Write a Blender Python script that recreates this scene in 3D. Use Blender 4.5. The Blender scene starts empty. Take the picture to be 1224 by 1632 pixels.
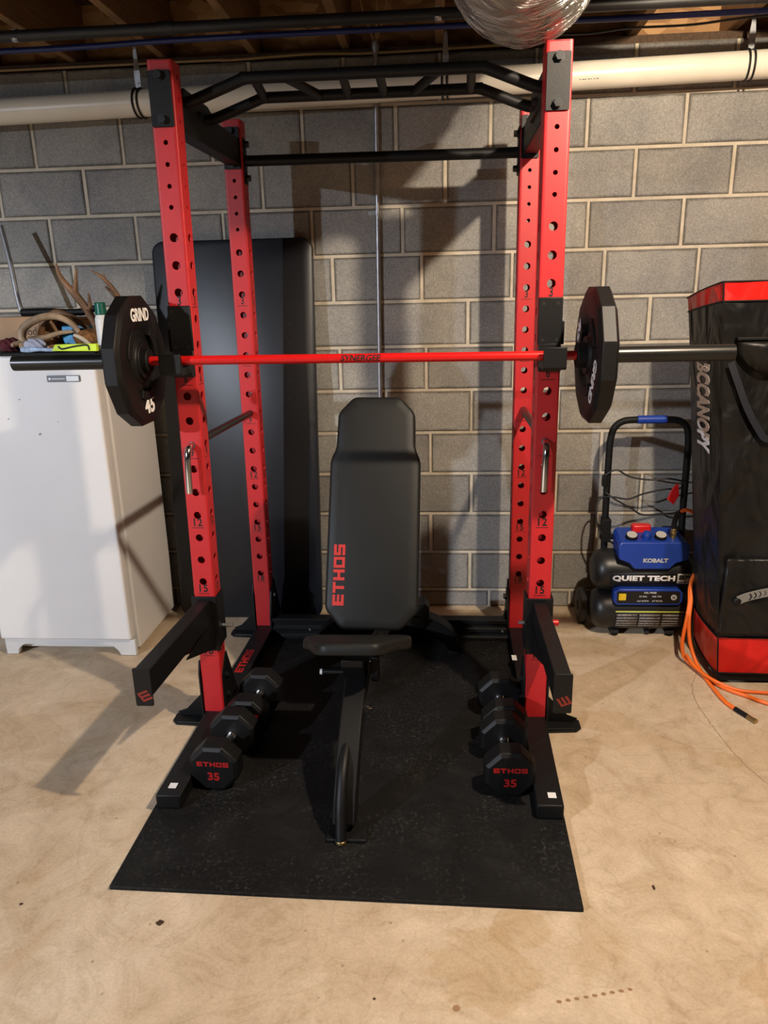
import bpy, bmesh, math, random
from mathutils import Vector, Matrix
random.seed(7)
C = bpy.context.scene
COL = C.collection

# ------------------------------------------------------------------ camera
cam_d = bpy.data.cameras.new('camera')
cam = bpy.data.objects.new('camera', cam_d)
COL.objects.link(cam)
C.camera = cam
cam_d.sensor_fit = 'VERTICAL'
cam_d.sensor_height = 36.0
cam_d.lens = 36.0 * 1183.41 / 1632.0
cam_d.clip_start = 0.02
_r = Vector((0.99724102, 0.07035804, -0.02366651))
_u = Vector((0.00242825, 0.28772936, 0.95770868))
_w = Vector((-0.07419206, 0.95512385, -0.28676467))
M_ = Matrix.Identity(4)
for i in range(3):
    M_[i][0] = _r[i]; M_[i][1] = _u[i]; M_[i][2] = -_w[i]
M_.translation = Vector((0.0, -3.54079, 1.56728))
cam.matrix_world = M_

# ------------------------------------------------------------------ light
C.view_settings.view_transform = 'Standard'
C.view_settings.look = 'None'
C.view_settings.gamma = 1.0
C.view_settings.use_curve_mapping = False
C.view_settings.exposure = 0.0

world = bpy.data.worlds.new('world')
C.world = world
world.use_nodes = True
wb = world.node_tree.nodes['Background']
wb.inputs[0].default_value = (0.75, 0.72, 0.72, 1)
wb.inputs[1].default_value = 0.008


def lamp(name, loc, power, color, radius):
    d = bpy.data.lights.new(name, 'POINT')
    d.energy = power
    d.color = color
    d.shadow_soft_size = radius
    o = bpy.data.objects.new(name, d)
    o.location = loc
    COL.objects.link(o)
    return o


lamp('warm_bulb', (0.95, -2.20, 2.60), 265, (1.0, 0.845, 0.655), 0.035)
lamp('cool_bulb', (-4.2, -5.6, 2.60), 1050, (0.79, 0.87, 1.0), 0.06)


# ------------------------------------------------------------------ materials
def new_mat(name):
    m = bpy.data.materials.new(name)
    m.use_nodes = True
    nt = m.node_tree
    return m, nt, nt.nodes['Principled BSDF']


def N(nt, t, **kw):
    n = nt.nodes.new(t)
    for k, v in kw.items():
        setattr(n, k, v)
    return n


def mat(name, col, rough=0.5, metal=0.0, spec=0.5, bump=0.0, bscale=200.0, var=0.0, vscale=6.0, coat=0.0):
    """procedural material: base colour with noise variation and noise bump"""
    m, nt, p = new_mat(name)
    p.inputs['Roughness'].default_value = rough
    p.inputs['Metallic'].default_value = metal
    p.inputs['Specular IOR Level'].default_value = spec
    p.inputs['Coat Weight'].default_value = coat
    tc = N(nt, 'ShaderNodeTexCoord')
    if var <= 0:
        var = 0.06
    nz = N(nt, 'ShaderNodeTexNoise')
    nz.inputs['Scale'].default_value = vscale
    nz.inputs['Detail'].default_value = 5
    nt.links.new(tc.outputs['Object'], nz.inputs['Vector'])
    r = N(nt, 'ShaderNodeValToRGB')
    r.color_ramp.elements[0].position = 0.3
    r.color_ramp.elements[1].position = 0.7
    r.color_ramp.elements[0].color = [c * (1 - var) for c in col] + [1]
    r.color_ramp.elements[1].color = [min(1, c * (1 + var)) for c in col] + [1]
    nt.links.new(nz.outputs['Fac'], r.inputs[0])
    nt.links.new(r.outputs[0], p.inputs['Base Color'])
    if bump > 0:
        b = N(nt, 'ShaderNodeTexNoise')
        b.inputs['Scale'].default_value = bscale
        b.inputs['Detail'].default_value = 3
        nt.links.new(tc.outputs['Object'], b.inputs['Vector'])
        bp = N(nt, 'ShaderNodeBump')
        bp.inputs['Strength'].default_value = bump
        bp.inputs['Distance'].default_value = 0.004
        nt.links.new(b.outputs['Fac'], bp.inputs['Height'])
        nt.links.new(bp.outputs[0], p.inputs['Normal'])
    return m


def ramp(nt, fac, stops):
    r = N(nt, 'ShaderNodeValToRGB')
    e = r.color_ramp.elements
    while len(e) < len(stops):
        e.new(0.5)
    for i, (pos, c) in enumerate(stops):
        e[i].position = pos
        e[i].color = list(c) + [1] if len(c) == 3 else c
    nt.links.new(fac, r.inputs[0])
    return r.outputs[0]


def noise(nt, vec, scale, detail=5, rough=0.55, dist=0.0):
    n = N(nt, 'ShaderNodeTexNoise')
    n.inputs['Scale'].default_value = scale
    n.inputs['Detail'].default_value = detail
    n.inputs['Roughness'].default_value = rough
    n.inputs['Distortion'].default_value = dist
    nt.links.new(vec, n.inputs['Vector'])
    return n.outputs['Fac']


def mix(nt, fac, a, b, mode='MIX'):
    m = N(nt, 'ShaderNodeMix', data_type='RGBA', blend_type=mode)
    if isinstance(fac, (int, float)):
        m.inputs['Factor'].default_value = fac
    else:
        nt.links.new(fac, m.inputs['Factor'])
    for s, v in (('A', a), ('B', b)):
        sock = [i for i in m.inputs if i.name == s and i.type == 'RGBA'][0]
        if isinstance(v, (tuple, list)):
            sock.default_value = list(v) + [1] if len(v) == 3 else v
        else:
            nt.links.new(v, sock)
    return [o for o in m.outputs if o.type == 'RGBA'][0]


def block_material():
    m, nt, p = new_mat('concrete_block')
    tc = N(nt, 'ShaderNodeTexCoord'); g = N(nt, 'ShaderNodeNewGeometry')
    v = tc.outputs['Object']
    base = ramp(nt, g.outputs['Random Per Island'], [(0, (0.225, 0.218, 0.205)), (0.5, (0.265, 0.26, 0.25)), (1, (0.30, 0.292, 0.272))])
    big = ramp(nt, noise(nt, v, 3.0, 5, 0.6, 0.6), [(0.3, (0.78, 0.78, 0.8)), (0.7, (1.18, 1.15, 1.08))])
    c = mix(nt, 1.0, base, big, 'MULTIPLY')
    fine = ramp(nt, noise(nt, v, 160, 3, 0.7), [(0.3, (0.72, 0.72, 0.72)), (0.5, (1, 1, 1)), (0.72, (1.5, 1.48, 1.42))])
    c = mix(nt, 0.8, c, fine, 'MULTIPLY')
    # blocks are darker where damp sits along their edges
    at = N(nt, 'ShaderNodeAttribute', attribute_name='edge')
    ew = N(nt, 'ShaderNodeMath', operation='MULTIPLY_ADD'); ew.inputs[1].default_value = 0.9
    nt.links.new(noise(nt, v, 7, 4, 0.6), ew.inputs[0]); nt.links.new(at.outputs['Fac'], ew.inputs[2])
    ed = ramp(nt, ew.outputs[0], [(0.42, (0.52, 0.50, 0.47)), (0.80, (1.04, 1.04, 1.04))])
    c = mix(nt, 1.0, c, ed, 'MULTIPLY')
    spots = ramp(nt, noise(nt, v, 60, 2, 0.5), [(0.74, (0, 0, 0)), (0.78, (1, 1, 1))])
    c = mix(nt, spots, c, (0.42, 0.38, 0.32))
    nt.links.new(c, p.inputs['Base Color'])
    p.inputs['Roughness'].default_value = 0.92
    p.inputs['Specular IOR Level'].default_value = 0.2
    b = N(nt, 'ShaderNodeBump'); b.inputs['Strength'].default_value = 0.55; b.inputs['Distance'].default_value = 0.003
    nt.links.new(noise(nt, v, 140, 4, 0.7), b.inputs['Height'])
    nt.links.new(b.outputs[0], p.inputs['Normal'])
    return m


def mortar_material():
    m, nt, p = new_mat('mortar')
    tc = N(nt, 'ShaderNodeTexCoord'); v = tc.outputs['Object']
    c = ramp(nt, noise(nt, v, 9, 6, 0.65), [(0.3, (0.42, 0.365, 0.28)), (0.6, (0.60, 0.53, 0.42))])
    nt.links.new(c, p.inputs['Base Color'])
    p.inputs['Roughness'].default_value = 0.95
    b = N(nt, 'ShaderNodeBump'); b.inputs['Strength'].default_value = 0.5; b.inputs['Distance'].default_value = 0.003
    nt.links.new(noise(nt, v, 90, 4, 0.7), b.inputs['Height'])
    nt.links.new(b.outputs[0], p.inputs['Normal'])
    return m


def floor_material():
    m, nt, p = new_mat('concrete_floor')
    tc = N(nt, 'ShaderNodeTexCoord'); v = tc.outputs['Object']
    c = ramp(nt, noise(nt, v, 1.3, 6, 0.6, 0.8), [(0.25, (0.46, 0.345, 0.23)), (0.5, (0.57, 0.445, 0.31)), (0.75, (0.64, 0.53, 0.395))])
    c2 = ramp(nt, noise(nt, v, 5.5, 7, 0.7, 1.6), [(0.3, (0.76, 0.71, 0.63)), (0.5, (0.98, 0.98, 0.98)), (0.7, (1.14, 1.15, 1.17))])
    c = mix(nt, 0.9, c, c2, 'MULTIPLY')
    # rusty-yellow damp patches
    pz = noise(nt, v, 2.1, 3, 0.5, 0.4)
    pm = ramp(nt, pz, [(0.60, (0, 0, 0)), (0.63, (1, 1, 1)), (1.0, (1, 1, 1))])
    pm2 = mix(nt, 0.35, (0, 0, 0), pm)
    c = mix(nt, pm2, c, (0.44, 0.30, 0.16))
    # yellowed damp patches with their own outline
    for (px_, py_, rad) in ((0.10, -2.14, 0.13), (0.20, -2.02, 0.08), (0.83, -2.16, 0.13), (0.62, -1.05, 0.10), (0.98, -1.28, 0.05)):
        mp = N(nt, 'ShaderNodeMapping'); mp.inputs['Location'].default_value = (-px_, -py_, 0)
        nt.links.new(v, mp.inputs[0])
        ln = N(nt, 'ShaderNodeVectorMath', operation='LENGTH'); nt.links.new(mp.outputs[0], ln.inputs[0])
        ma = N(nt, 'ShaderNodeMath', operation='MULTIPLY_ADD'); ma.inputs[1].default_value = rad * 1.6
        nt.links.new(noise(nt, v, 9, 4, 0.6), ma.inputs[0]); nt.links.new(ln.outputs['Value'], ma.inputs[2])
        msk = ramp(nt, ma.outputs[0], [(rad * 1.62, (0.45, 0.45, 0.45)), (rad * 1.76, (0, 0, 0))])
        c = mix(nt, msk, c, (0.44, 0.30, 0.155))
    # trowel swirls
    sw = ramp(nt, noise(nt, v, 2.6, 2, 0.4, 4.0), [(0.47, (1, 1, 1)), (0.5, (0.86, 0.84, 0.8)), (0.53, (1, 1, 1))])
    c = mix(nt, 0.6, c, sw, 'MULTIPLY')
    # small flecks
    vo = N(nt, 'ShaderNodeTexVoronoi'); vo.inputs['Scale'].default_value = 16; vo.inputs['Randomness'].default_value = 1.0
    nt.links.new(v, vo.inputs['Vector'])
    fl = ramp(nt, vo.outputs['Distance'], [(0.045, (1, 1, 1)), (0.075, (0, 0, 0))])
    fl2 = ramp(nt, noise(nt, v, 4.0, 2), [(0.5, (0, 0, 0)), (0.58, (0.65, 0.65, 0.65))])
    c = mix(nt, mix(nt, 1.0, fl, fl2, 'MULTIPLY'), c, (0.23, 0.15, 0.09))
    gr = ramp(nt, noise(nt, v, 120, 4, 0.7), [(0.3, (0.88, 0.88, 0.88)), (0.7, (1.1, 1.1, 1.1))])
    c = mix(nt, 1.0, c, gr, 'MULTIPLY')
    nt.links.new(c, p.inputs['Base Color'])
    rr = ramp(nt, noise(nt, v, 3, 5), [(0.3, (0.55, 0.55, 0.55)), (0.7, (0.8, 0.8, 0.8))])
    nt.links.new(rr, p.inputs['Roughness'])
    p.inputs['Specular IOR Level'].default_value = 0.35
    b = N(nt, 'ShaderNodeBump'); b.inputs['Strength'].default_value = 0.25; b.inputs['Distance'].default_value = 0.003
    nt.links.new(noise(nt, v, 40, 6, 0.7), b.inputs['Height'])
    nt.links.new(b.outputs[0], p.inputs['Normal'])
    return m


def rubber_material():
    m, nt, p = new_mat('rubber_mat')
    tc = N(nt, 'ShaderNodeTexCoord'); v = tc.outputs['Object']
    c = ramp(nt, noise(nt, v, 4, 6, 0.7, 1.0), [(0.3, (0.0042, 0.0042, 0.0044)), (0.55, (0.0085, 0.0085, 0.0085)), (0.75, (0.018, 0.0175, 0.016))])
    s = ramp(nt, noise(nt, v, 75, 4, 0.8), [(0.54, (0, 0, 0)), (0.66, (1, 1, 1))])
    s2 = ramp(nt, noise(nt, v, 5, 4, 0.6), [(0.42, (0, 0, 0)), (0.62, (0.8, 0.8, 0.8))])
    c = mix(nt, mix(nt, 1.0, s, s2, 'MULTIPLY'), c, (0.055, 0.053, 0.048))
    nt.links.new(c, p.inputs['Base Color'])
    p.inputs['Roughness'].default_value = 0.62
    p.inputs['Specular IOR Level'].default_value = 0.18
    b = N(nt, 'ShaderNodeBump'); b.inputs['Strength'].default_value = 0.6; b.inputs['Distance'].default_value = 0.004
    nt.links.new(noise(nt, v, 45, 6, 0.75), b.inputs['Height'])
    nt.links.new(b.outputs[0], p.inputs['Normal'])
    return m


def wood_material(name, a, b_):
    m, nt, p = new_mat(name)
    tc = N(nt, 'ShaderNodeTexCoord')
    mp = N(nt, 'ShaderNodeMapping'); mp.inputs['Scale'].default_value = (18, 1.2, 18)
    nt.links.new(tc.outputs['Object'], mp.inputs[0])
    c = ramp(nt, noise(nt, mp.outputs[0], 2.2, 6, 0.6, 1.2), [(0.3, a), (0.7, b_)])
    nt.links.new(c, p.inputs['Base Color'])
    p.inputs['Roughness'].default_value = 0.8
    return m


def osb_material():
    m, nt, p = new_mat('strand_board')
    tc = N(nt, 'ShaderNodeTexCoord')
    vo = N(nt, 'ShaderNodeTexVoronoi'); vo.inputs['Scale'].default_value = 14
    mp = N(nt, 'ShaderNodeMapping'); mp.inputs['Scale'].default_value = (1, 1, 2.2)
    nt.links.new(tc.outputs['Object'], mp.inputs[0]); nt.links.new(mp.outputs[0], vo.inputs['Vector'])
    c = ramp(nt, vo.outputs['Color'], [(0.2, (0.26, 0.13, 0.05)), (0.5, (0.40, 0.22, 0.09)), (0.8, (0.52, 0.31, 0.14))])
    nt.links.new(c, p.inputs['Base Color'])
    p.inputs['Roughness'].default_value = 0.85
    return m


def foil_material():
    m, nt, p = new_mat('duct_foil')
    tc = N(nt, 'ShaderNodeTexCoord'); v = tc.outputs['Object']
    c = ramp(nt, noise(nt, v, 7, 4), [(0.3, (0.36, 0.345, 0.33)), (0.7, (0.55, 0.53, 0.51))])
    nt.links.new(c, p.inputs['Base Color'])
    p.inputs['Metallic'].default_value = 0.92
    rr = ramp(nt, noise(nt, v, 9, 3), [(0.35, (0.16, 0.16, 0.16)), (0.65, (0.42, 0.42, 0.42))])
    nt.links.new(rr, p.inputs['Roughness'])
    mp = N(nt, 'ShaderNodeMapping'); mp.inputs['Scale'].default_value = (7, 30, 7)
    nt.links.new(v, mp.inputs[0])
    b = N(nt, 'ShaderNodeBump'); b.inputs['Strength'].default_value = 1.0; b.inputs['Distance'].default_value = 0.022
    nt.links.new(noise(nt, mp.outputs[0], 1.3, 5, 0.6, 1.0), b.inputs['Height'])
    nt.links.new(b.outputs[0], p.inputs['Normal'])
    return m


def nylon_material(name, a, b_, rough=0.42):
    m, nt, p = new_mat(name)
    tc = N(nt, 'ShaderNodeTexCoord'); v = tc.outputs['Object']
    c = ramp(nt, noise(nt, v, 6, 4), [(0.3, a), (0.7, b_)])
    nt.links.new(c, p.inputs['Base Color'])
    p.inputs['Roughness'].default_value = rough
    p.inputs['Specular IOR Level'].default_value = 0.32
    mp = N(nt, 'ShaderNodeMapping'); mp.inputs['Scale'].default_value = (3.0, 3.0, 1.8)
    nt.links.new(v, mp.inputs[0])
    b = N(nt, 'ShaderNodeBump'); b.inputs['Strength'].default_value = 0.9; b.inputs['Distance'].default_value = 0.07
    nt.links.new(noise(nt, mp.outputs[0], 2.0, 2.5, 0.45, 0.7), b.inputs['Height'])
    nt.links.new(b.outputs[0], p.inputs['Normal'])
    return m


def fridge_material():
    m, nt, p = new_mat('fridge_enamel')
    tc = N(nt, 'ShaderNodeTexCoord'); v = tc.outputs['Object']
    c = ramp(nt, noise(nt, v, 2.0, 4), [(0.3, (0.70, 0.69, 0.68)), (0.7, (0.76, 0.75, 0.74))])
    s = ramp(nt, noise(nt, v, 11, 3, 0.5), [(0.76, (0, 0, 0)), (0.8, (0.5, 0.5, 0.5))])
    c = mix(nt, s, c, (0.35, 0.33, 0.31))
    nt.links.new(c, p.inputs['Base Color'])
    p.inputs['Roughness'].default_value = 0.38
    b = N(nt, 'ShaderNodeBump'); b.inputs['Strength'].default_value = 0.08; b.inputs['Distance'].default_value = 0.001
    nt.links.new(noise(nt, v, 350, 2), b.inputs['Height'])
    nt.links.new(b.outputs[0], p.inputs['Normal'])
    return m


M = {
    'block': block_material(), 'mortar': mortar_material(), 'floor': floor_material(), 'rubber': rubber_material(),
    'joist': wood_material('joist_lumber', (0.20, 0.11, 0.045), (0.34, 0.20, 0.09)),
    'osb': osb_material(), 'foil': foil_material(), 'fridge': fridge_material(),
    'red': mat('red_powder_coat', (0.50, 0.016, 0.020), 0.45, bump=0.12, bscale=600),
    'barred': mat('red_bar_coat', (0.56, 0.008, 0.008), 0.28),
    'black': mat('black_powder_coat', (0.005, 0.005, 0.0053), 0.48, spec=0.3, bump=0.15, bscale=500),
    'blackmatte': mat('black_matte', (0.0045, 0.0045, 0.0045), 0.6, spec=0.25),
    'bolt': mat('black_bolt', (0.03, 0.03, 0.032), 0.35, metal=0.6),
    'print': mat('black_print', (0.006, 0.005, 0.005), 0.55),
    'chrome': mat('chrome', (0.72, 0.72, 0.72), 0.14, metal=1.0),
    'steel': mat('galvanised_steel', (0.52, 0.53, 0.55), 0.4, metal=0.85, var=0.15, vscale=30),
    'sleeve': mat('black_sleeve_coat', (0.014, 0.014, 0.013), 0.30, metal=0.3),
    'plate': mat('plate_rubber', (0.005, 0.0046, 0.0046), 0.5, spec=0.3, bump=0.1, bscale=300),
    'dumbbell': mat('dumbbell_rubber', (0.0045, 0.0045, 0.0048), 0.5, spec=0.3, bump=0.1, bscale=300),
    'vinyl': mat('black_vinyl', (0.0080, 0.0085, 0.0080), 0.5, spec=0.3, bump=0.1, bscale=700),
    'padmat': mat('black_mat_vinyl', (0.0075, 0.009, 0.013), 0.38, bump=0.08, bscale=500),
    'redprint': mat('red_print', (0.38, 0.008, 0.008), 0.5),
    'redlogo': mat('dull_red_print', (0.22, 0.018, 0.010), 0.5),
    'white': mat('white_print', (0.82, 0.81, 0.80), 0.5),
    'paper': mat('white_sticker', (0.75, 0.75, 0.76), 0.6),
    'pvc': mat('cream_pvc', (0.78, 0.72, 0.60), 0.33, var=0.08, vscale=5),
    'pipe_dark': mat('dark_pipe', (0.013, 0.013, 0.013), 0.5, var=0.3, vscale=12),
    'pex': mat('blue_tubing', (0.010, 0.025, 0.16), 0.4),
    'cable': mat('black_cable', (0.012, 0.012, 0.012), 0.5),
    'romex': mat('tan_cable', (0.30, 0.19, 0.07), 0.5),
    'kick': mat('grey_plastic', (0.60, 0.60, 0.60), 0.5),
    'seal': mat('grey_seal', (0.30, 0.28, 0.27), 0.6),
    'dark_in': mat('dark_recess', (0.10, 0.11, 0.12), 0.7),
    'badge': mat('grey_badge', (0.16, 0.17, 0.19), 0.3, metal=0.5),
    'badge2': mat('silver_badge', (0.55, 0.55, 0.54), 0.35, metal=0.6),
    'card': mat('cardboard', (0.44, 0.27, 0.15), 0.8, var=0.12),
    'antler': mat('pale_antler', (0.36, 0.25, 0.15), 0.55, bump=0.5, bscale=40, var=0.45, vscale=14),
    'antler2': mat('brown_antler', (0.20, 0.105, 0.05), 0.55, bump=0.5, bscale=40, var=0.5, vscale=14),
    'fur': mat('brown_fur', (0.21, 0.085, 0.02), 0.9, bump=1.0, bscale=120, var=0.5, vscale=30),
    'teal': mat('teal_plastic', (0.01, 0.10, 0.17), 0.4),
    'cyan': mat('cyan_plastic', (0.02, 0.26, 0.52), 0.3),
    'green': mat('green_cap', (0.004, 0.11, 0.075), 0.35),
    'bottle': mat('white_plastic', (0.78, 0.79, 0.78), 0.4),
    'lime': mat('fluorescent_yellow', (0.62, 0.85, 0.02), 0.5),
    'cloth': mat('pale_glove_cloth', (0.46, 0.47, 0.56), 0.85, bump=0.6, bscale=70, var=0.2, vscale=20),
    'cloth2': mat('blue_white_trim', (0.42, 0.55, 0.80), 0.7, var=0.4, vscale=60),
    'maroon': mat('maroon_cloth', (0.10, 0.012, 0.016), 0.85, bump=0.6, bscale=60),
    'nylon': nylon_material('black_nylon', (0.0045, 0.0045, 0.0045), (0.009, 0.0087, 0.0083), 0.42),
    'nylon_red': nylon_material('red_nylon', (0.58, 0.010, 0.008), (0.68, 0.020, 0.014), 0.35),
    'strap': mat('navy_webbing', (0.004, 0.006, 0.014), 0.6, bump=0.3, bscale=400),
    'greywebbing': mat('grey_webbing', (0.20, 0.19, 0.17), 0.7),
    'kblue': mat('blue_plastic', (0.010, 0.045, 0.30), 0.38),
    'tank': mat('black_tank_paint', (0.009, 0.009, 0.0085), 0.4),
    'gauge': mat('gauge_face', (0.45, 0.43, 0.38), 0.3),
    'redknob': mat('red_plastic', (0.62, 0.012, 0.012), 0.35),
    'yellow': mat('yellow_print', (0.75, 0.52, 0.02), 0.5),
    'limeprint': mat('yellow_green_print', (0.50, 0.52, 0.08), 0.5),
    'labelgrey': mat('grey_label_print', (0.22, 0.20, 0.19), 0.5, var=0.5, vscale=120),
    'greyprint': mat('light_grey_print', (0.50, 0.50, 0.49), 0.5),
    'hose': mat('orange_hose', (0.85, 0.16, 0.018), 0.42),
    'brass': mat('brass', (0.42, 0.30, 0.13), 0.32, metal=0.9),
    'tyre': mat('wheel_plastic', (0.014, 0.014, 0.014), 0.55),
    'stain': mat('dark_stain', (0.05, 0.025, 0.012), 0.6),
    'stain2': mat('rust_stain', (0.30, 0.17, 0.08), 0.7),
    'crack': mat('crack_shadow', (0.20, 0.13, 0.07), 0.9),
}


# ------------------------------------------------------------------ mesh helpers
def finish(bm, name, m, parent=None, bevel=0.0, seg=2, angle=35, solid=0.0, subsurf=0):
    me = bpy.data.meshes.new(name)
    bmesh.ops.recalc_face_normals(bm, faces=bm.faces)
    bm.to_mesh(me)
    bm.free()
    me.shade_smooth()
    me.set_sharp_from_angle(angle=math.radians(angle))
    me.materials.append(M[m] if isinstance(m, str) else m)
    o = bpy.data.objects.new(name, me)
    COL.objects.link(o)
    if solid:
        s = o.modifiers.new('wall', 'SOLIDIFY'); s.thickness = solid; s.offset = -1
    if bevel > 0:
        b = o.modifiers.new('bevel', 'BEVEL'); b.width = bevel; b.segments = seg; b.limit_method = 'ANGLE'
        b.angle_limit = math.radians(40)
    if subsurf:
        s = o.modifiers.new('sub', 'SUBSURF'); s.levels = subsurf; s.render_levels = subsurf
    if parent is not None:
        o.parent = parent
    return o


def wp(o, root):
    """mesh is written in world coordinates: hang it under root without moving it"""
    o.parent = root
    o.matrix_parent_inverse = root.matrix_basis.inverted()
    return o


def thing(name, label, cat, loc=(0, 0, 0), rot=(0, 0, 0), group=None):
    o = bpy.data.objects.new(name, None)
    o.empty_display_size = 0.1
    COL.objects.link(o)
    o.location = loc; o.rotation_euler = rot
    o['label'] = label; o['category'] = cat
    if group:
        o['group'] = group
    return o


def tag(o, label, cat, group=None):
    o['label'] = label; o['category'] = cat
    if group:
        o['group'] = group
    return o


def structure(o):
    o['kind'] = 'structure'
    return o


def box(bm, x0, x1, y0, y1, z0, z1):
    v = [bm.verts.new(p) for p in ((x0, y0, z0), (x1, y0, z0), (x1, y1, z0), (x0, y1, z0),
                                   (x0, y0, z1), (x1, y0, z1), (x1, y1, z1), (x0, y1, z1))]
    for f in ((0, 3, 2, 1), (4, 5, 6, 7), (0, 1, 5, 4), (1, 2, 6, 5), (2, 3, 7, 6), (3, 0, 4, 7)):
        bm.faces.new([v[i] for i in f])
    return v


def frame_for(d):
    d = d.normalized()
    up = Vector((0, 0, 1)) if abs(d.z) < 0.95 else Vector((0, 1, 0))
    a = d.cross(up).normalized()
    return a, a.cross(d).normalized()


def cyl(bm, p0, p1, r, n=20, r1=None, cap=True):
    p0 = Vector(p0); p1 = Vector(p1); r1 = r if r1 is None else r1
    a, b = frame_for(p1 - p0)
    A = []; B = []
    for i in range(n):
        t = 2 * math.pi * i / n
        w = a * math.cos(t) + b * math.sin(t)
        A.append(bm.verts.new(p0 + w * r)); B.append(bm.verts.new(p1 + w * r1))
    for i in range(n):
        j = (i + 1) % n
        bm.faces.new((A[i], A[j], B[j], B[i]))
    if cap:
        bm.faces.new(A[::-1]); bm.faces.new(B)


def smooth_path(pts, k=6):
    """Catmull-Rom through pts (tuples, may carry a radius as 4th value)"""
    P = [Vector(p) if len(p) <= 3 else Vector(p) for p in pts]
    out = []
    n = len(P)
    for i in range(n - 1):
        p0 = P[max(0, i - 1)]; p1 = P[i]; p2 = P[i + 1]; p3 = P[min(n - 1, i + 2)]
        for j in range(k):
            t = j / k
            out.append(0.5 * ((2 * p1) + (p2 - p0) * t + (2 * p0 - 5 * p1 + 4 * p2 - p3) * t * t + (3 * p1 - p0 - 3 * p2 + p3) * t ** 3))
    out.append(P[-1])
    return out


def tube(bm, pts, r, n=12, rfun=None, cap=True):
    """sweep a circle along pts; 4-D points carry their own radius"""
    P = [Vector(p[:3]) for p in pts]
    rads = [p[3] if len(p) > 3 else r for p in pts]
    m = len(P)
    tang = [(P[min(m - 1, i + 1)] - P[max(0, i - 1)]).normalized() for i in range(m)]
    a, b = frame_for(tang[0])
    rings = []
    for i in range(m):
        t = tang[i]
        a = (a - t * a.dot(t)).normalized()
        b = t.cross(a).normalized()
        ring = []
        for k in range(n):
            th = 2 * math.pi * k / n
            rr = rads[i] * (rfun(i, th) if rfun else 1)
            ring.append(bm.verts.new(P[i] + (a * math.cos(th) + b * math.sin(th)) * rr))
        rings.append(ring)
    for i in range(m - 1):
        for k in range(n):
            j = (k + 1) % n
            bm.faces.new((rings[i][k], rings[i][j], rings[i + 1][j], rings[i + 1][k]))
    if cap:
        bm.faces.new(rings[0][::-1]); bm.faces.new(rings[-1])


def prism(bm, poly, off, axis='x', c0=0.0, c1=1.0):
    """extrude the 2-D polygon poly along axis from c0 to c1 (x: poly=(y,z), y: (x,z), z: (x,y))"""
    def P(u, v, c):
        if axis == 'x':
            return (c, u, v)
        if axis == 'y':
            return (u, c, v)
        return (u, v, c)
    A = [bm.verts.new(P(u, v, c0)) for u, v in poly]
    B = [bm.verts.new(P(u, v, c1)) for u, v in poly]
    n = len(poly)
    bm.faces.new(A); bm.faces.new(B[::-1])
    for i in range(n):
        j = (i + 1) % n
        bm.faces.new((A[i], B[i], B[j], A[j]))


def round_rect(x0, x1, z0, z1, r, k=6):
    pts = []
    for cx, cz, a0 in ((x1 - r, z1 - r, 0), (x0 + r, z1 - r, 90), (x0 + r, z0 + r, 180), (x1 - r, z0 + r, 270)):
        for i in range(k + 1):
            a = math.radians(a0 + 90 * i / k)
            pts.append((cx + r * math.cos(a), cz + r * math.sin(a)))
    return pts


def place(bm, origin, right, up):
    """map the (x, y) plane of bm to right/up at origin"""
    R = Vector(right).normalized(); U = Vector(up).normalized(); Nn = R.cross(U)
    m = Matrix(((R.x, U.x, Nn.x, origin[0]), (R.y, U.y, Nn.y, origin[1]), (R.z, U.z, Nn.z, origin[2]), (0, 0, 0, 1)))
    bmesh.ops.transform(bm, matrix=m, verts=bm.verts)


def text_bm(s, w=None, h=None, bold=0.0, depth=0.0008, shear=0.0, space=1.0):
    cu = bpy.data.curves.new('lettering', 'FONT')
    cu.body = s; cu.size = 1.0; cu.extrude = 0.0; cu.offset = bold; cu.shear = shear; cu.space_character = space
    cu.resolution_u = 3
    o = bpy.data.objects.new('lettering', cu)
    COL.objects.link(o)
    bpy.context.view_layer.update()
    dg = bpy.context.evaluated_depsgraph_get()
    me = bpy.data.meshes.new_from_object(o.evaluated_get(dg))
    bpy.data.objects.remove(o)
    bm = bmesh.new(); bm.from_mesh(me)
    bpy.data.meshes.remove(me)
    xs = [v.co.x for v in bm.verts]; ys = [v.co.y for v in bm.verts]
    W = max(xs) - min(xs); H = max(ys) - min(ys)
    cx = (max(xs) + min(xs)) / 2; cy = (max(ys) + min(ys)) / 2
    sx = (w / W) if w else (h / H); sy = (h / H) if h else (w / W)
    for v in bm.verts:
        v.co.x = (v.co.x - cx) * sx; v.co.y = (v.co.y - cy) * sy; v.co.z = 0
    g = bmesh.ops.extrude_face_region(bm, geom=list(bm.faces))
    for v in [e for e in g['geom'] if isinstance(e, bmesh.types.BMVert)]:
        v.co.z += depth
    return bm


def merge(dst, src):
    me = bpy.data.meshes.new('tmp'); src.to_mesh(me); src.free(); dst.from_mesh(me); bpy.data.meshes.remove(me)


BLOCKY = {
    'E': [(0, 0.36, 0.0, 1.0), (0, 1, 0, 0.24), (0.0, 1, 0.40, 0.60), (0, 1, 0.76, 1)],
    'T': [(0, 1, 0.76, 1), (0.36, 0.64, 0, 0.78)],
    'H': [(0, 0.28, 0, 1), (0.72, 1, 0, 1), (0.2, 0.8, 0.38, 0.62)],
    'O': [(0, 0.26, 0, 1), (0.74, 1, 0, 1), (0.2, 0.8, 0, 0.24), (0.2, 0.8, 0.76, 1)],
    'S': [(0, 1, 0, 0.24), (0, 1, 0.38, 0.62), (0, 1, 0.76, 1), (0, 0.26, 0.5, 0.9), (0.74, 1, 0.1, 0.5)],
}


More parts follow.
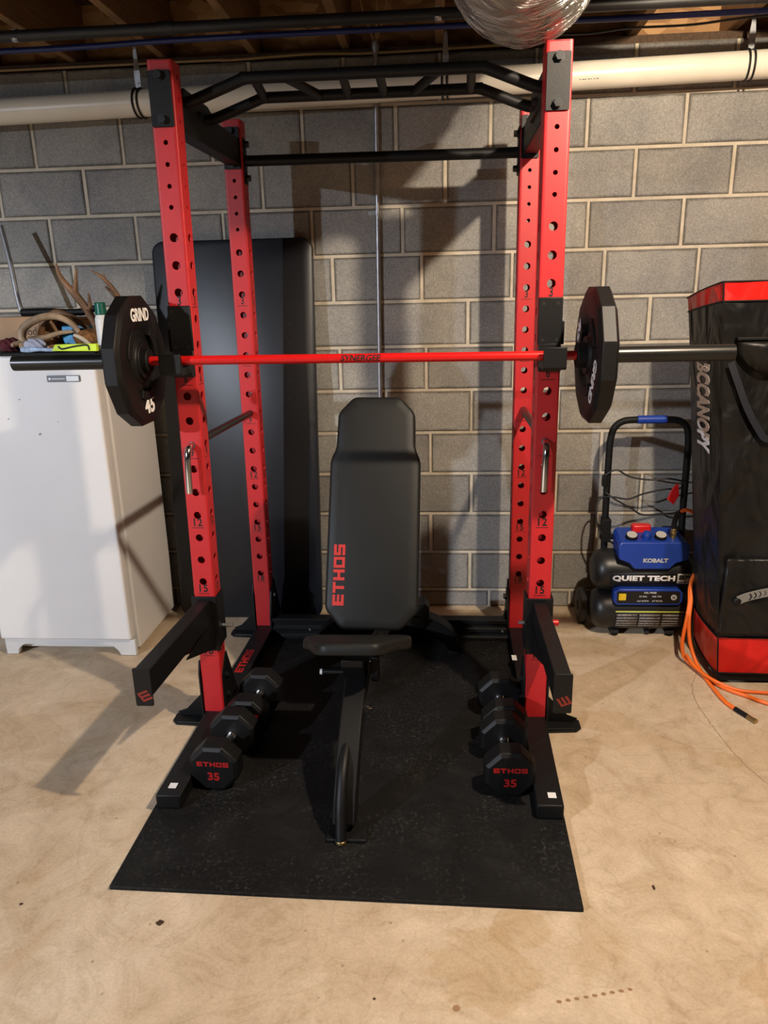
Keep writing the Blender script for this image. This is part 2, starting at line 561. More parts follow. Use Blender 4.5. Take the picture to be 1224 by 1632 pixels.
def blocky_word(word, w, h, depth=0.0008):
    bm = bmesh.new()
    n = len(word); cw = w / (n + (n - 1) * 0.16); gap = cw * 0.16
    for i, ch in enumerate(word):
        x = -w / 2 + i * (cw + gap)
        for k, (a, b, c, d) in enumerate(BLOCKY[ch]):
            box(bm, x + a * cw, x + b * cw, -h / 2 + c * h, -h / 2 + d * h, 0, depth + k * 0.00006)
    return bm


def hex_bolt(bm, p, d, r=0.013, t=0.010):
    p = Vector(p); d = Vector(d)
    cyl(bm, p, p + d * 0.003, r * 1.25, 18)
    cyl(bm, p + d * 0.003, p + d * (0.003 + t), r, 6)


# ================================================================== SETTING
# wall of blocks: row k spans z = 2.5294-0.2032k .. one course lower; bonds measured per row
wall_rows = {0: -1.622, 1: -1.809, 2: -1.596, 3: -1.786, 4: -1.703, 5: 0.134, 6: -0.465, 7: 0.154, 8: -0.041, 9: 0.158, 10: -0.042, 11: 0.153, 12: -0.155}
bm = bmesh.new()
EDGE = bm.verts.layers.float.new('edge')
J = 0.0065
for k, off in wall_rows.items():
    zt = 2.5294 - 0.2032 * k; zb = zt - 0.2032
    if k == 0:
        zt_ = 2.512
    else:
        zt_ = zt - J
    zb_ = max(zb + J, 0.002)
    n0 = math.floor((-4.2 - off) / 0.4064)
    for n in range(n0, n0 + 20):
        x0 = off + 0.4064 * n + J; x1 = off + 0.4064 * (n + 1) - J
        if x0 > 3.2:
            break
        jx = random.uniform(-0.0015, 0.0015); d = random.uniform(-0.0012, 0.0012)
        b = 0.004
        yf = -0.0035 + d
        o_ = [(x0 + jx, zb_), (x1 + jx, zb_), (x1 + jx, zt_), (x0 + jx, zt_)]
        i_ = [(x0 + jx + b, zb_ + b), (x1 + jx - b, zb_ + b), (x1 + jx - b, zt_ - b), (x0 + jx + b, zt_ - b)]
        back = [bm.verts.new((u, 0.02, v)) for u, v in o_]
        mid = [bm.verts.new((u, yf + 0.003, v)) for u, v in o_]
        frt = [bm.verts.new((u, yf, v)) for u, v in i_]
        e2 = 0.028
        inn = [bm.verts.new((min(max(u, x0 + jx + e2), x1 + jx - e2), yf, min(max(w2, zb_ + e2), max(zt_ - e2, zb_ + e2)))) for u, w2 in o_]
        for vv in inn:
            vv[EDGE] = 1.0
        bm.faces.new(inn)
        for q in range(4):
            w = (q + 1) % 4
            bm.faces.new((frt[q], frt[w], inn[w], inn[q]))
        for q in range(4):
            w = (q + 1) % 4
            bm.faces.new((mid[q], mid[w], frt[w], frt[q]))
            bm.faces.new((back[q], back[w], mid[w], mid[q]))
wall = finish(bm, 'wall_back', 'block', angle=20)
structure(wall)
bm = bmesh.new(); box(bm, -4.2, 3.4, 0.0, 0.2, -0.05, 2.512)
mo = finish(bm, 'mortar', 'mortar', parent=wall)

bm = bmesh.new(); box(bm, -5.5, 4.5, -7.0, 0.25, -0.12, 0.0)
floor = structure(finish(bm, 'floor', 'floor'))

# ceiling: boards above, joists, sill and rim
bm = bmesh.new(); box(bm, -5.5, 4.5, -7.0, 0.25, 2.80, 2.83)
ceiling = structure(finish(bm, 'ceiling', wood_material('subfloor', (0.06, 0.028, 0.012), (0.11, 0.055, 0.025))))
jx0 = -1.59
for i in range(-6, 12):
    x = jx0 + 0.399 * i
    bm = bmesh.new(); box(bm, x - 0.019, x + 0.019, -0.62 if i == 5 - 0 and abs(x - 0.405) < 0.05 else -7.0, 0.14, 2.552, 2.80)
    o = structure(finish(bm, 'ceiling_joist', 'joist', parent=ceiling, bevel=0.003, seg=1))
bm = bmesh.new(); box(bm, 0.026, 0.783, -0.658, -0.62, 2.552, 2.80)
structure(finish(bm, 'ceiling_header', 'joist', parent=ceiling, bevel=0.003, seg=1))
bm = bmesh.new(); box(bm, -5.5, 4.5, 0.03, 0.19, 2.512, 2.550)
structure(finish(bm, 'trim_1', wood_material('sill_lumber', (0.05, 0.026, 0.012), (0.10, 0.055, 0.025))))
bm = bmesh.new(); box(bm, -5.5, 4.5, 0.14, 0.18, 2.550, 2.80)
structure(finish(bm, 'trim_2', 'osb'))
# floor marks: stains and a crack with a shape of their own
def blob(name, x, y, rx, ry, m, z=0.0008, seed=0, n=22):
    rnd = random.Random(seed)
    bm = bmesh.new()
    vs = []
    for i in range(n):
        a = 2 * math.pi * i / n; f = rnd.uniform(0.8, 1.15)
        vs.append(bm.verts.new((x + rx * f * math.cos(a), y + ry * f * math.sin(a), z)))
    bm.faces.new(vs)
    o = finish(bm, name, m, parent=floor)
    return o


blob('oil_spot', -0.729, -2.041, 0.011, 0.009, 'stain', seed=1)
blob('oil_spot', -1.129, -1.998, 0.006, 0.004, 'stain', seed=2)
blob('oil_spot', -0.152, -2.229, 0.004, 0.003, 'stain', seed=4)
blob('oil_spot', 0.576, -1.863, 0.004, 0.009, 'stain', seed=5)
for i in range(9):
    blob('rust_spot', 0.27 + 0.021 * i, -2.215 + 0.005 * i, 0.006, 0.004, 'stain2', seed=20 + i)
blob('rust_spot', 0.036, -2.243, 0.009, 0.008, 'stain2', seed=40)
cr = [(1.11, -0.60), (1.03, -0.76), (1.0, -0.864), (0.995, -0.95), (0.999, -1.042), (1.004, -1.10), (1.01, -1.2), (1.02, -1.26), (1.04, -1.341), (1.062, -1.405), (1.11, -1.52), (1.15, -1.66), (1.25, -1.80)]
cr = smooth_path([(x, y, 0.0007) for x, y in cr], 5)
bm = bmesh.new(); rnd = random.Random(3)
L_ = []; R_ = []
for p in cr:
    dx = rnd.uniform(-0.0025, 0.0025)
    L_.append(bm.verts.new((p.x + dx - 0.0009, p.y, p.z))); R_.append(bm.verts.new((p.x + dx + 0.0009, p.y, p.z)))
for i in range(len(cr) - 1):
    bm.faces.new((L_[i], R_[i], R_[i + 1], L_[i + 1]))
finish(bm, 'crack', 'crack', parent=floor)

# ================================================================== PIPES ON WALL AND CEILING
t = thing('drain_pipe', 'cream white drain pipe running the whole width along the top of the block wall', 'pipe', (-0.5, -0.1, 2.362))
pz = lambda x: 2.382 + (x - 0.76) * 0.0158
bm = bmesh.new(); cyl(bm, (-3.6, -0.1, pz(-3.6)), (3.0, -0.1, pz(3.0)), 0.052, 40)
wp(finish(bm, 'pipe', 'pvc'), t)
rnd = random.Random(8)
for x0 in (0.565, -0.055):
    bm = bmesh.new()
    for k in range(7):
        a = x0 + 0.011 * k
        w = rnd.uniform(0.004, 0.009)
        zc = pz(a) - 0.024
        box(bm, a, a + w, -0.1 - 0.0470, -0.1 - 0.0455, zc - 0.0012, zc + 0.0012)
    wp(finish(bm, 'printed_mark', 'print'), t)
for i, hx in enumerate((-1.262, 0.03, 1.235)):
    names = ['steel pipe hanger strap behind the top of the left front upright',
             'steel pipe hanger strap seen through the middle of the pull-up bars',
             'steel pipe hanger strap with black ring at the right end of the drain pipe']
    h = thing('pipe_hanger', names[i], 'pipe hanger', (hx, -0.1, 2.55), group='hangers of the drain pipe')
    z0 = pz(hx)
    for s in (-0.010, 0.010):
        bm = bmesh.new()
        ring = [(hx + s + 0.006 * math.sin(a), -0.1 + 0.056 * math.sin(a), z0 + 0.056 * math.cos(a)) for a in [2 * math.pi * k / 32 for k in range(33)]]
        tube(bm, ring, 0.0042, 8, cap=False)
        wp(finish(bm, 'ring', 'cable'), h)
    bm = bmesh.new()
    prism(bm, [(hx - 0.011, z0 + 0.056), (hx + 0.011, z0 + 0.056), (hx + 0.013, z0 + 0.10), (hx + 0.006, 2.56), (hx - 0.006, 2.56), (hx - 0.013, z0 + 0.10)], 0, 'y', -0.106, -0.103)
    cyl(bm, (hx, -0.110, z0 + 0.075), (hx, -0.102, z0 + 0.075), 0.006, 10)
    wp(finish(bm, 'strap', 'steel'), h)

bm = bmesh.new(); cyl(bm, (-4.0, -0.515, 2.494), (3.4, -0.485, 2.506), 0.0195, 28)
for x in (-1.02, 0.35):
    cyl(bm, (x, -0.503, 2.5), (x + 0.06, -0.502, 2.5), 0.0225, 28)
tag(finish(bm, 'gas_pipe', 'pipe_dark'), 'thick dark grey pipe hung under the ceiling joists', 'pipe')
for i, x in enumerate((-1.56, 0.0)):
    bm = bmesh.new()
    ring = [(x, -0.505 + 0.022 * math.sin(a), 2.5 + 0.022 * math.cos(a)) for a in [math.radians(d) for d in range(-20, 250, 15)]]
    A = []; B = []
    for px, py, pz_ in ring:
        A.append(bm.verts.new((px - 0.012, py, pz_))); B.append(bm.verts.new((px + 0.012, py, pz_)))
    for k in range(len(ring) - 1):
        bm.faces.new((A[k], B[k], B[k + 1], A[k + 1]))
    o = finish(bm, 'pipe_clamp', 'steel', solid=0.002)
    bm2 = bmesh.new()
    tag(o, ('shiny strap clamp on the dark ceiling pipe at the left' if i == 0 else 'shiny strap clamp on the dark ceiling pipe above the pull-up bars'), 'clamp', 'straps on the dark pipe')
bm = bmesh.new()
tube(bm, smooth_path([(-4.0, -0.35, 2.505), (-1.72, -0.338, 2.5), (-0.95, -0.358, 2.503), (0.0, -0.37, 2.5), (0.69, -0.35, 2.502), (1.14, -0.361, 2.50), (3.2, -0.36, 2.505)], 8), 0.0105, 12)
tag(finish(bm, 'water_tube', 'pex'), 'dark blue water tubing stretched along under the joists', 'tube')
bm = bmesh.new()
tube(bm, smooth_path([(0.25, -0.23, 2.505), (0.55, -0.235, 2.49), (0.72, -0.24, 2.50), (0.95, -0.262, 2.495), (1.163, -0.291, 2.502), (1.6, -0.31, 2.51), (3.0, -0.3, 2.5)], 8), 0.0045, 8)
tag(finish(bm, 'cable', 'cable'), 'thin black cable sagging above the drain pipe at right', 'cable')
bm = bmesh.new()
tube(bm, smooth_path([(-4, 0.0, 2.52), (-1.2, -0.012, 2.522), (-0.9, -0.012, 2.519), (-0.55, -0.013, 2.527), (-0.3, -0.012, 2.52), (0.1, -0.012, 2.524), (0.3, -0.012, 2.527)], 8), 0.005, 8)
tag(finish(bm, 'cable', 'romex'), 'tan electric cable lying along the top edge of the wall', 'cable')

t = thing('electrical_conduit', 'thin steel conduit running straight down the block wall behind the bench', 'conduit', (-0.277, -0.018, 0.0))
bm = bmesh.new(); cyl(bm, (-0.288, -0.016, 0.25), (-0.262, -0.016, 2.535), 0.0105, 18)
wp(finish(bm, 'pipe', 'steel'), t)
bm = bmesh.new(); cyl(bm, (-0.262, -0.016, 2.525), (-0.2618, -0.016, 2.56), 0.016, 18); cyl(bm, (-0.2618, -0.016, 2.538), (-0.2616, -0.016, 2.545), 0.019, 18)
wp(finish(bm, 'connector', 'steel'), t)
bm = bmesh.new(); box(bm, -0.312, -0.256, -0.006, -0.003, 1.886, 1.902); cyl(bm, (-0.270, -0.016, 1.884), (-0.2698, -0.016, 1.904), 0.0135, 16); cyl(bm, (-0.300, -0.012, 1.894), (-0.300, -0.004, 1.894), 0.005, 8)
wp(finish(bm, 'pipe_strap', 'steel'), t)
for k, (dx, dy) in enumerate(((-0.05, -0.10), (0.02, -0.14), (0.055, -0.09))):
    bm = bmesh.new(); tube(bm, smooth_path([(-0.262, -0.016, 2.55), (-0.262 + dx * 0.4, -0.03, 2.60), (-0.262 + dx, dy, 2.68), (-0.262 + dx * 1.1, dy - 0.1, 2.79)], 6), 0.0045, 8)
    wp(finish(bm, 'wire', 'romex'), t)

# flexible duct sagging between the joists
path = smooth_path([(0.30, -0.885, 2.795), (0.295, -0.895, 2.66), (0.275, -0.96, 2.52), (0.245, -1.10, 2.435), (0.21, -1.30, 2.435), (0.185, -1.52, 2.53), (0.17, -1.75, 2.66), (0.17, -1.85, 2.79)], 30)
rnd = random.Random(5)
ph = [rnd.uniform(0, 6.28) for _ in range(400)]
am = [rnd.uniform(0.3, 1.0) for _ in range(400)]
t = thing('flexible_duct', 'silver foil flexible duct sagging from the ceiling above the right front upright', 'duct', (0.275, -0.98, 2.30))
bm = bmesh.new()
tube(bm, path, 0.205, 72, rfun=lambda i, th: 1 + 0.018 * math.sin(i * 1.05 + 0.5 * math.sin(th * 2)) + 0.010 * am[i % 400] * math.sin(th * 7 + ph[i // 4]) + 0.006 * math.sin(th * 17 + i * 0.35), cap=False)
wp(finish(bm, 'sleeve', 'foil', angle=180), t)


# ================================================================== RUBBER MAT
bm = bmesh.new()
prism(bm, [(-0.909, -1.938), (0.373, -1.956), (0.404, -0.20), (-0.885, -0.18)], 0, 'z', 0.0, 0.012)
tag(finish(bm, 'rubber_mat', 'rubber', bevel=0.002), 'large black speckled rubber floor mat under the whole power rack', 'floor mat')

# ================================================================== POWER RACK
rack = thing('power_rack', 'tall red and black power rack with numbered uprights on the black rubber mat', 'power rack', (-0.245, -0.95, 0.012))
HOLE_Z = [1.738 - 0.0823 * k for k in range(18)]
SMALL_Z = [2.191, 2.13, 2.069, 2.008, 1.947, 1.886, 1.826]
UW = 0.038
UZ0, UZ1 = 0.062, 2.228


def holed_face(bm, w, holes, z0, z1, mtx):
    """flat strip of width 2w from z0 to z1 with round holes; local (u, z) plane"""
    holes = sorted(holes)
    cuts = [z0]
    for a, b in zip(holes[:-1], holes[1:]):
        cuts.append((a[0] + b[0]) / 2)
    cuts.append(z1)
    NS = 5
    for (hz, hr), c0, c1 in zip(holes, cuts[:-1], cuts[1:]):
        hgt = 0.03
        a0 = max(c0, hz - hgt); a1 = min(c1, hz + hgt)
        ring_o = []
        cs = [(-w, a0), (w, a0), (w, a1), (-w, a1)]
        for q in range(4):
            p, r = cs[q], cs[(q + 1) % 4]
            for i in range(NS):
                f = i / NS
                ring_o.append((p[0] + (r[0] - p[0]) * f, p[1] + (r[1] - p[1]) * f))
        O = []; I = []
        for (u, z) in ring_o:
            ang = math.atan2(z - hz, u)
            O.append(bm.verts.new(mtx @ Vector((u, 0, z))))
            I.append(bm.verts.new(mtx @ Vector((hr * math.cos(ang), 0, hz + hr * math.sin(ang)))))
        n = len(O)
        for i in range(n):
            j = (i + 1) % n
            bm.faces.new((O[i], O[j], I[j], I[i]))
        for b0, b1 in ((c0, a0), (a1, c1)):
            if b1 - b0 > 1e-5:
                bm.faces.new([bm.verts.new(mtx @ Vector(p)) for p in ((-w, 0, b0), (w, 0, b0), (w, 0, b1), (-w, 0, b1))])


def make_upright():
    rc = 0.006
    bm = bmesh.new()
    fr = [(z, 0.0135) for z in HOLE_Z] + [(z, 0.0072) for z in SMALL_Z]
    for k in range(4):
        rot = Matrix.Rotation(math.pi / 2 * k, 4, 'Z')
        holed_face(bm, UW - rc, fr, 0, 0, None) if False else None
        m = rot @ Matrix.Translation((0, -UW, 0))
        holed_face(bm, UW - rc, fr, UZ0, UZ1, m)
        for s in range(3):
            a0 = math.radians(-90 + 30 * s); a1 = math.radians(-90 + 30 * (s + 1))
            c = Vector((UW - rc, -UW + rc, 0))
            p = [c + Vector((math.cos(a) * rc, math.sin(a) * rc, 0)) for a in (a0, a1)]
            bm.faces.new([bm.verts.new(rot @ (q + Vector((0, 0, z)))) for q, z in ((p[0], UZ0), (p[1], UZ0), (p[1], UZ1), (p[0], UZ1))])
    bmesh.ops.remove_doubles(bm, verts=bm.verts, dist=0.00005)
    return bm


up_mesh = None
ups = [('left front', -0.8475, -1.092, 0.0145, 0.0), ('right front', 0.3475, -1.092, -0.0022, 0.0),
       ('left rear', -0.826, -0.347, 0.0088, -0.012), ('right rear', 0.3565, -0.347, -0.0025, -0.012)]
UPR = {}
for nm, ux, uy, tilt, dz in ups:
    if up_mesh is None:
        o = finish(make_upright(), 'upright', 'red', solid=0.004, angle=30)
        o.data.shade_flat()
        up_mesh = o.data
        first = o
    else:
        o = first.copy(); COL.objects.link(o)
    o.location = (ux - tilt * 0.0, uy, dz)
    o.rotation_euler = (0, tilt, 0)
    # rotation about the base point
    o.location.x = ux - UZ0 * tilt
    wp(o, rack)
    UPR[nm] = o
    # top cap
    bm = bmesh.new(); prism(bm, round_rect(-UW, UW, -UW, UW, 0.006, 3), 0, 'z', UZ1 - 0.002, UZ1 + 0.001)
    finish(bm, 'end_cap', 'red', parent=o)
    # printed numbers with their underline, front and both sides
    for face in range(3):
        for k, n in enumerate((3, 6, 9, 12, 15, 18)):
            z = 1.528 - 0.247 * k
            sp = '%d' % n if n < 10 else '%d %d' % (n // 10, n % 10)
            q = text_bm(str(n), h=0.029, bold=0.02, depth=0.0004, w=0.012 if n < 10 else 0.030, space=1.15)
            box(q, -0.021, 0.021, -0.0215, -0.0195, 0, 0.0004)
            org = [(0, -UW - 0.0001, z + 0.021), (UW + 0.0001, 0, z + 0.021), (-UW - 0.0001, 0, z + 0.021)][face]
            rgt = [(1, 0, 0), (0, 1, 0), (0, -1, 0)][face]
            place(q, org, rgt, (0, 0, 1))
            finish(q, 'number_print', 'print', parent=o)


def ux_at(nm, z):
    for n, ux, uy, tilt, dz in ups:
        if n == nm:
            return ux + tilt * (z - UZ0), uy


# base tubes
for (xf, xr, side) in ((-0.8525, -0.815, 'L'), (0.334, 0.361, 'R')):
    yf, yr = -1.618, -0.27
    bm = bmesh.new()
    hw = 0.0405
    prism(bm, [(xf - hw, yf), (xf + hw, yf), (xr + hw, yr), (xr - hw, yr)], 0, 'z', 0.0125, 0.062)
    b = wp(finish(bm, 'base_tube', 'black', bevel=0.004), rack)
    bm = bmesh.new()
    w = 0.013
    box(bm, xf - 0.012 + (0 if side == 'L' else 0.01), xf + w + (0 if side == 'L' else 0.01), -1.582, -1.556, 0.0621, 0.0626)
    wp(finish(bm, 'sticker', 'paper'), rack).parent = b
    bm = bmesh.new()
    cyl(bm, (xf, yf - 0.0005, 0.037), (xf, yf + 0.004, 0.037), 0.006, 14)
    box(bm, xf - 0.033, xf + 0.033, yf - 0.0012, yf, 0.02, 0.0545)
    wp(finish(bm, 'end_cap', 'blackmatte'), rack).parent = b
    if side == 'L':
        q = blocky_word('ETHOS', 0.20, 0.034)
        place(q, (-0.831, -0.735, 0.0622), (0.028, 1, 0), (-1, 0.028, 0))
        o = finish(q, 'lettering', 'redprint'); o.parent = b
    else:
        bm = bmesh.new(); box(bm, 0.305, 0.325, -0.70, -0.655, 0.0621, 0.0627)
        finish(bm, 'sticker', 'paper').parent = b

# side beams with tall end plates on the uprights
for s, (nf, nr) in ((-1, ('left front', 'left rear')), (1, ('right front', 'right rear'))):
    xf, yf = ux_at(nf, 2.12); xr, yr = ux_at(nr, 2.12)
    bm = bmesh.new()
    hw = 0.028
    ya, yb = yf + UW + 0.004, yr - UW - 0.004
    prism(bm, [(xf - hw, ya), (xf + hw, ya), (xr + hw, yb), (xr - hw, yb)], 0, 'z', 2.052, 2.150)
    b = wp(finish(bm, 'side_beam', 'black', bevel=0.004), rack)
    bm = bmesh.new()
    xi = (xf if s > 0 else xf) - s * (hw + 0.0002)
    for k in range(7):
        y = ya + 0.12 + k * 0.075
        xx = xf + (xr - xf) * (y - ya) / (yb - ya) - s * (hw + 0.0006)
        cyl(bm, (xx, y, 2.10), (xx + s * 0.001, y, 2.10), 0.009, 14)
    finish(bm, 'beam_hole', 'print').parent = b
    for nm, ysgn in ((nf, -1), (nr, -1)):
        xx, yy = ux_at(nm, 2.125)
        dz = -0.012 if 'rear' in nm else 0
        bm = bmesh.new()
        prism(bm, round_rect(xx - 0.036, xx + 0.032, 2.049 + dz, 2.200 + dz, 0.005, 3), 0, 'y', yy - UW - 0.0065, yy - UW - 0.0005)
        pl = wp(finish(bm, 'mounting_plate', 'black', bevel=0.001), rack)
        for z in (2.186, 2.068):
            bm = bmesh.new(); hex_bolt(bm, (xx - 0.002, yy - UW - 0.0065, z + dz), (0, -1, 0), 0.0125, 0.011)
            finish(bm, 'bolt', 'bolt').parent = pl

# multi-grip pull-up bar
pb = []
bm = bmesh.new()
kx0, kx1, xe0, xe1 = -0.595, 0.135, -0.785, 0.310


def arch(y, ze=2.148, zk=2.201, x0=xe0, x1=xe1):
    a = [(x0, y, ze - 0.008), (x0 + 0.03, y, ze), (kx0 - 0.035, y, zk - 0.011), (kx0, y, zk), (kx0 + 0.05, y, zk + 0.001)]
    b = [(kx1 - 0.05, y, zk + 0.001), (kx1, y, zk), (kx1 + 0.035, y, zk - 0.011), (x1 - 0.03, y, ze), (x1, y, ze - 0.008)]
    return smooth_path(a + b, 5)


tube(bm, arch(-1.0), 0.0175, 18)
tube(bm, arch(-0.75), 0.0175, 18)
pbo = wp(finish(bm, 'pull_up_bar', 'black'), rack)
for (xa, xb) in ((-0.568, -0.588), (-0.47, -0.40), (-0.293, -0.303), (-0.18, -0.182), (0.003, -0.08), (0.101, 0.108)):
    bm = bmesh.new()
    cyl(bm, (xa, -0.99, 2.201), (xb, -0.76, 2.201), 0.0145, 16)
    finish(bm, 'grip', 'black').parent = pbo
for s in (-1, 1):
    x = -0.790 if s < 0 else 0.314
    bm = bmesh.new()
    prism(bm, [(-1.045, 2.10), (-0.70, 2.10), (-0.70, 2.16), (-0.76, 2.18), (-1.01, 2.18), (-1.045, 2.15)], 0, 'x', x - 0.004, x + 0.004)
    o = finish(bm, 'bracket', 'black', bevel=0.001); o.parent = pbo
    bm = bmesh.new()
    for y in (-0.87, -0.80):
        hex_bolt(bm, (x - s * 0.004, y, 2.13), (-s, 0, 0), 0.011, 0.009)
    finish(bm, 'bolt', 'bolt').parent = pbo

# rear cross bar
bm = bmesh.new(); cyl(bm, (-0.775, -0.345, 2.072), (0.312, -0.345, 2.066), 0.0205, 24)
cb = wp(finish(bm, 'cross_bar', 'black'), rack)
for x, s in ((-0.772, 1), (0.312, -1)):
    bm = bmesh.new(); prism(bm, [(-0.372, 1.985), (-0.318, 1.985), (-0.318, 2.155), (-0.372, 2.155)], 0, 'x', x - 0.004, x + 0.004)
    o = finish(bm, 'end_plate', 'black', bevel=0.001); o.parent = cb
    for z in (2.008, 2.132):
        bm = bmesh.new(); hex_bolt(bm, (x + s * 0.004, -0.345, z), (s, 0, 0), 0.013, 0.014)
        finish(bm, 'bolt', 'bolt').parent = cb

# bottom rear crossmember with grooved face
bm = bmesh.new()
prof = [(-0.372, 0.0125), (-0.425, 0.0125), (-0.425, 0.030), (-0.417, 0.034), (-0.417, 0.052), (-0.425, 0.056), (-0.425, 0.072), (-0.417, 0.076), (-0.417, 0.094), (-0.425, 0.098), (-0.425, 0.115), (-0.372, 0.115)]
prism(bm, prof, 0, 'x', -0.782, 0.312)
cm = wp(finish(bm, 'crossmember', 'black', bevel=0.001), rack)
for x, s in ((-0.782, 1), (0.310, -1)):
    bm = bmesh.new(); prism(bm, [(-0.43, 0.0625), (-0.32, 0.0625), (-0.32, 0.235), (-0.375, 0.245), (-0.39, 0.235), (-0.43, 0.13)], 0, 'x', x - 0.004, x + 0.004)
    o = finish(bm, 'end_plate', 'black', bevel=0.001); o.parent = cm
    bm = bmesh.new()
    for z in (0.215, 0.13):
        hex_bolt(bm, (x + s * 0.004, -0.375, z), (s, 0, 0), 0.012, 0.012)
    finish(bm, 'bolt', 'bolt').parent = cm
bm = bmesh.new()
for x in (0.02, 0.285, -0.6):
    cyl(bm, (x, -0.426, 0.064), (x, -0.4305, 0.064), 0.005, 10)
finish(bm, 'screw', 'steel').parent = cm

# gusset feet at the bottom of each upright
for nm, ux, uy, tilt, dz in ups:
    s = -1 if ux < 0 else 1
    xo = ux + s * (UW + 0.003)
    bm = bmesh.new()
    # tall side plate hugging the upright
    prism(bm, [(uy - 0.045, 0.014), (uy + 0.055, 0.014), (uy + 0.055, 0.10), (uy + 0.03, 0.265), (uy - 0.03, 0.265), (uy - 0.045, 0.22)], 0, 'x', xo - 0.003, xo + 0.003)
    # floor plate
    fx0, fx1 = sorted((xo, xo + s * 0.128))
    prism(bm, [(xo, uy - 0.048), (xo + s * 0.110, uy - 0.040), (xo + s * 0.130, uy - 0.018), (xo + s * 0.130, uy + 0.03), (xo + s * 0.110, uy + 0.05), (xo, uy + 0.058)], 0, 'z', 0.001 if 'x' else 0, 0.008)
    # rib
    prism(bm, [(xo, 0.008), (xo + s * 0.105, 0.008), (xo + s * 0.122, 0.022), (xo + s * 0.085, 0.036), (xo, 0.125)], 0, 'y', uy + 0.018, uy + 0.024)
    g = wp(finish(bm, 'gusset_foot', 'black', bevel=0.001), rack)
    # rolled front lip of the foot
    bm = bmesh.new(); cyl(bm, (xo + s * 0.004, uy - 0.040, 0.012), (xo + s * 0.105, uy - 0.036, 0.012), 0.004, 8)
    finish(bm, 'weld', 'black').parent = g
    xi = ux - s * (UW + 0.003)
    bm = bmesh.new()
    prism(bm, [(uy - 0.03, 0.0625), (uy + 0.14, 0.0625), (uy + 0.04, 0.275), (uy + 0.02, 0.275), (uy - 0.03, 0.21)], 0, 'x', xi - 0.003, xi + 0.003)
    g2 = wp(finish(bm, 'side_gusset', 'black', bevel=0.001), rack)
    bm = bmesh.new()
    for z in (0.11, 0.19):
        hex_bolt(bm, (xi - s * 0.003, uy + 0.012, z), (-s, 0, 0), 0.010, 0.008)
    finish(bm, 'bolt', 'bolt').parent = g2

# ------------------------------------------------------------------ bar cups
for nm, lab, cat in (('left front', 'black hook cup on the left front upright holding the red bar', ''), ('right front', 'black hook cup on the right front upright holding the red bar', '')):
    xx, yy = ux_at(nm, 1.43)
    yf = yy - UW - 0.0005
    s = -1 if xx < 0 else 1
    t = thing('bar_cup', lab, 'bar cup', (xx, yf, 1.30), group='hook cups under the red bar')
    bm = bmesh.new()
    box(bm, xx - 0.037, xx + 0.037, yf - 0.010, yf, 1.392, 1.533)
    bp = wp(finish(bm, 'back_plate', 'black', bevel=0.003), t)
    bm = bmesh.new()
    for dx in (-0.022, 0.022):
        for z in (1.515, 1.405):
            cyl(bm, (xx + dx, yf - 0.0104, z), (xx + dx, yf - 0.0095, z), 0.0052, 14)
    finish(bm, 'screw', 'print').parent = bp
    bm = bmesh.new()
    # hook: shelf under the bar, front lip and lower block
    prism(bm, [(yf, 1.31), (yf - 0.035, 1.31), (yf - 0.045, 1.325), (yf - 0.135, 1.325), (yf - 0.142, 1.332), (yf - 0.142, 1.392), (yf - 0.128, 1.392), (yf - 0.120, 1.350), (yf - 0.075, 1.349), (yf - 0.010, 1.352), (yf - 0.010, 1.394), (yf, 1.394)], 0, 'x', xx - 0.034, xx + 0.034)
    wp(finish(bm, 'hook', 'black', bevel=0.002), t)
    bm = bmesh.new()
    box(bm, xx + s * 0.041 - 0.004, xx + s * 0.041 + 0.004, yf - 0.002, yf + 0.074, 1.39, 1.46) 
    wp(finish(bm, 'side_plate', 'black', bevel=0.001), t)

# ------------------------------------------------------------------ barbell
BY, BZ = -1.23, 1.3665
bar = thing('barbell', 'long barbell with bright red shaft and black sleeves lying across the rack', 'barbell', (-0.24, BY, BZ), group=None)
bm = bmesh.new(); cyl(bm, (-0.905, BY, BZ + 0.004), (0.415, BY, BZ - 0.002), 0.0142, 28)
shaft = wp(finish(bm, 'shaft', 'barred'), bar)
for a, b, e in ((-0.902, -1.349, -1), (0.411, 0.873, 1)):
    z = BZ + 0.004 if e < 0 else BZ - 0.002
    bm = bmesh.new()
    cyl(bm, (a, BY, z), (a + e * 0.030, BY, z), 0.0375, 32)
    wp(finish(bm, 'collar', 'blackmatte', bevel=0.003), bar)
    bm = bmesh.new()
    cyl(bm, (a + e * 0.03, BY, z), (b, BY, z), 0.0243, 32)
    cyl(bm, (b - e * 0.004, BY, z), (b + e * 0.001, BY, z), 0.021, 24)
    wp(finish(bm, 'sleeve', 'sleeve', bevel=0.002), bar)
q = text_bm('SYNERGEE', w=0.125, h=0.019, bold=0.02, shear=0.25, depth=0.0006)
place(q, (-0.238, BY - 0.0142, BZ + 0.0013), (1, 0, -0.0045), (0, 0, 1))
# wrap the print round the shaft
for k in range(-8, 9):
    bmesh.ops.bisect_plane(q, geom=list(q.verts) + list(q.edges) + list(q.faces), plane_co=(0, 0, BZ + 0.001 + k * 0.00125), plane_no=(0, 0, 1))
for k in range(0):
    pass
for v in q.verts:
    dz = v.co.z - (BZ + 0.001)
    a = dz / 0.0142
    rr = 0.0142 + (0.0008 if v.co.y < BY - 0.01425 else 0.0003)
    v.co.z = BZ + 0.001 + rr * math.sin(a + 0.12); v.co.y = BY - rr * math.cos(a + 0.12)
o = finish(q, 'lettering', 'print', angle=60)
o.parent = shaft


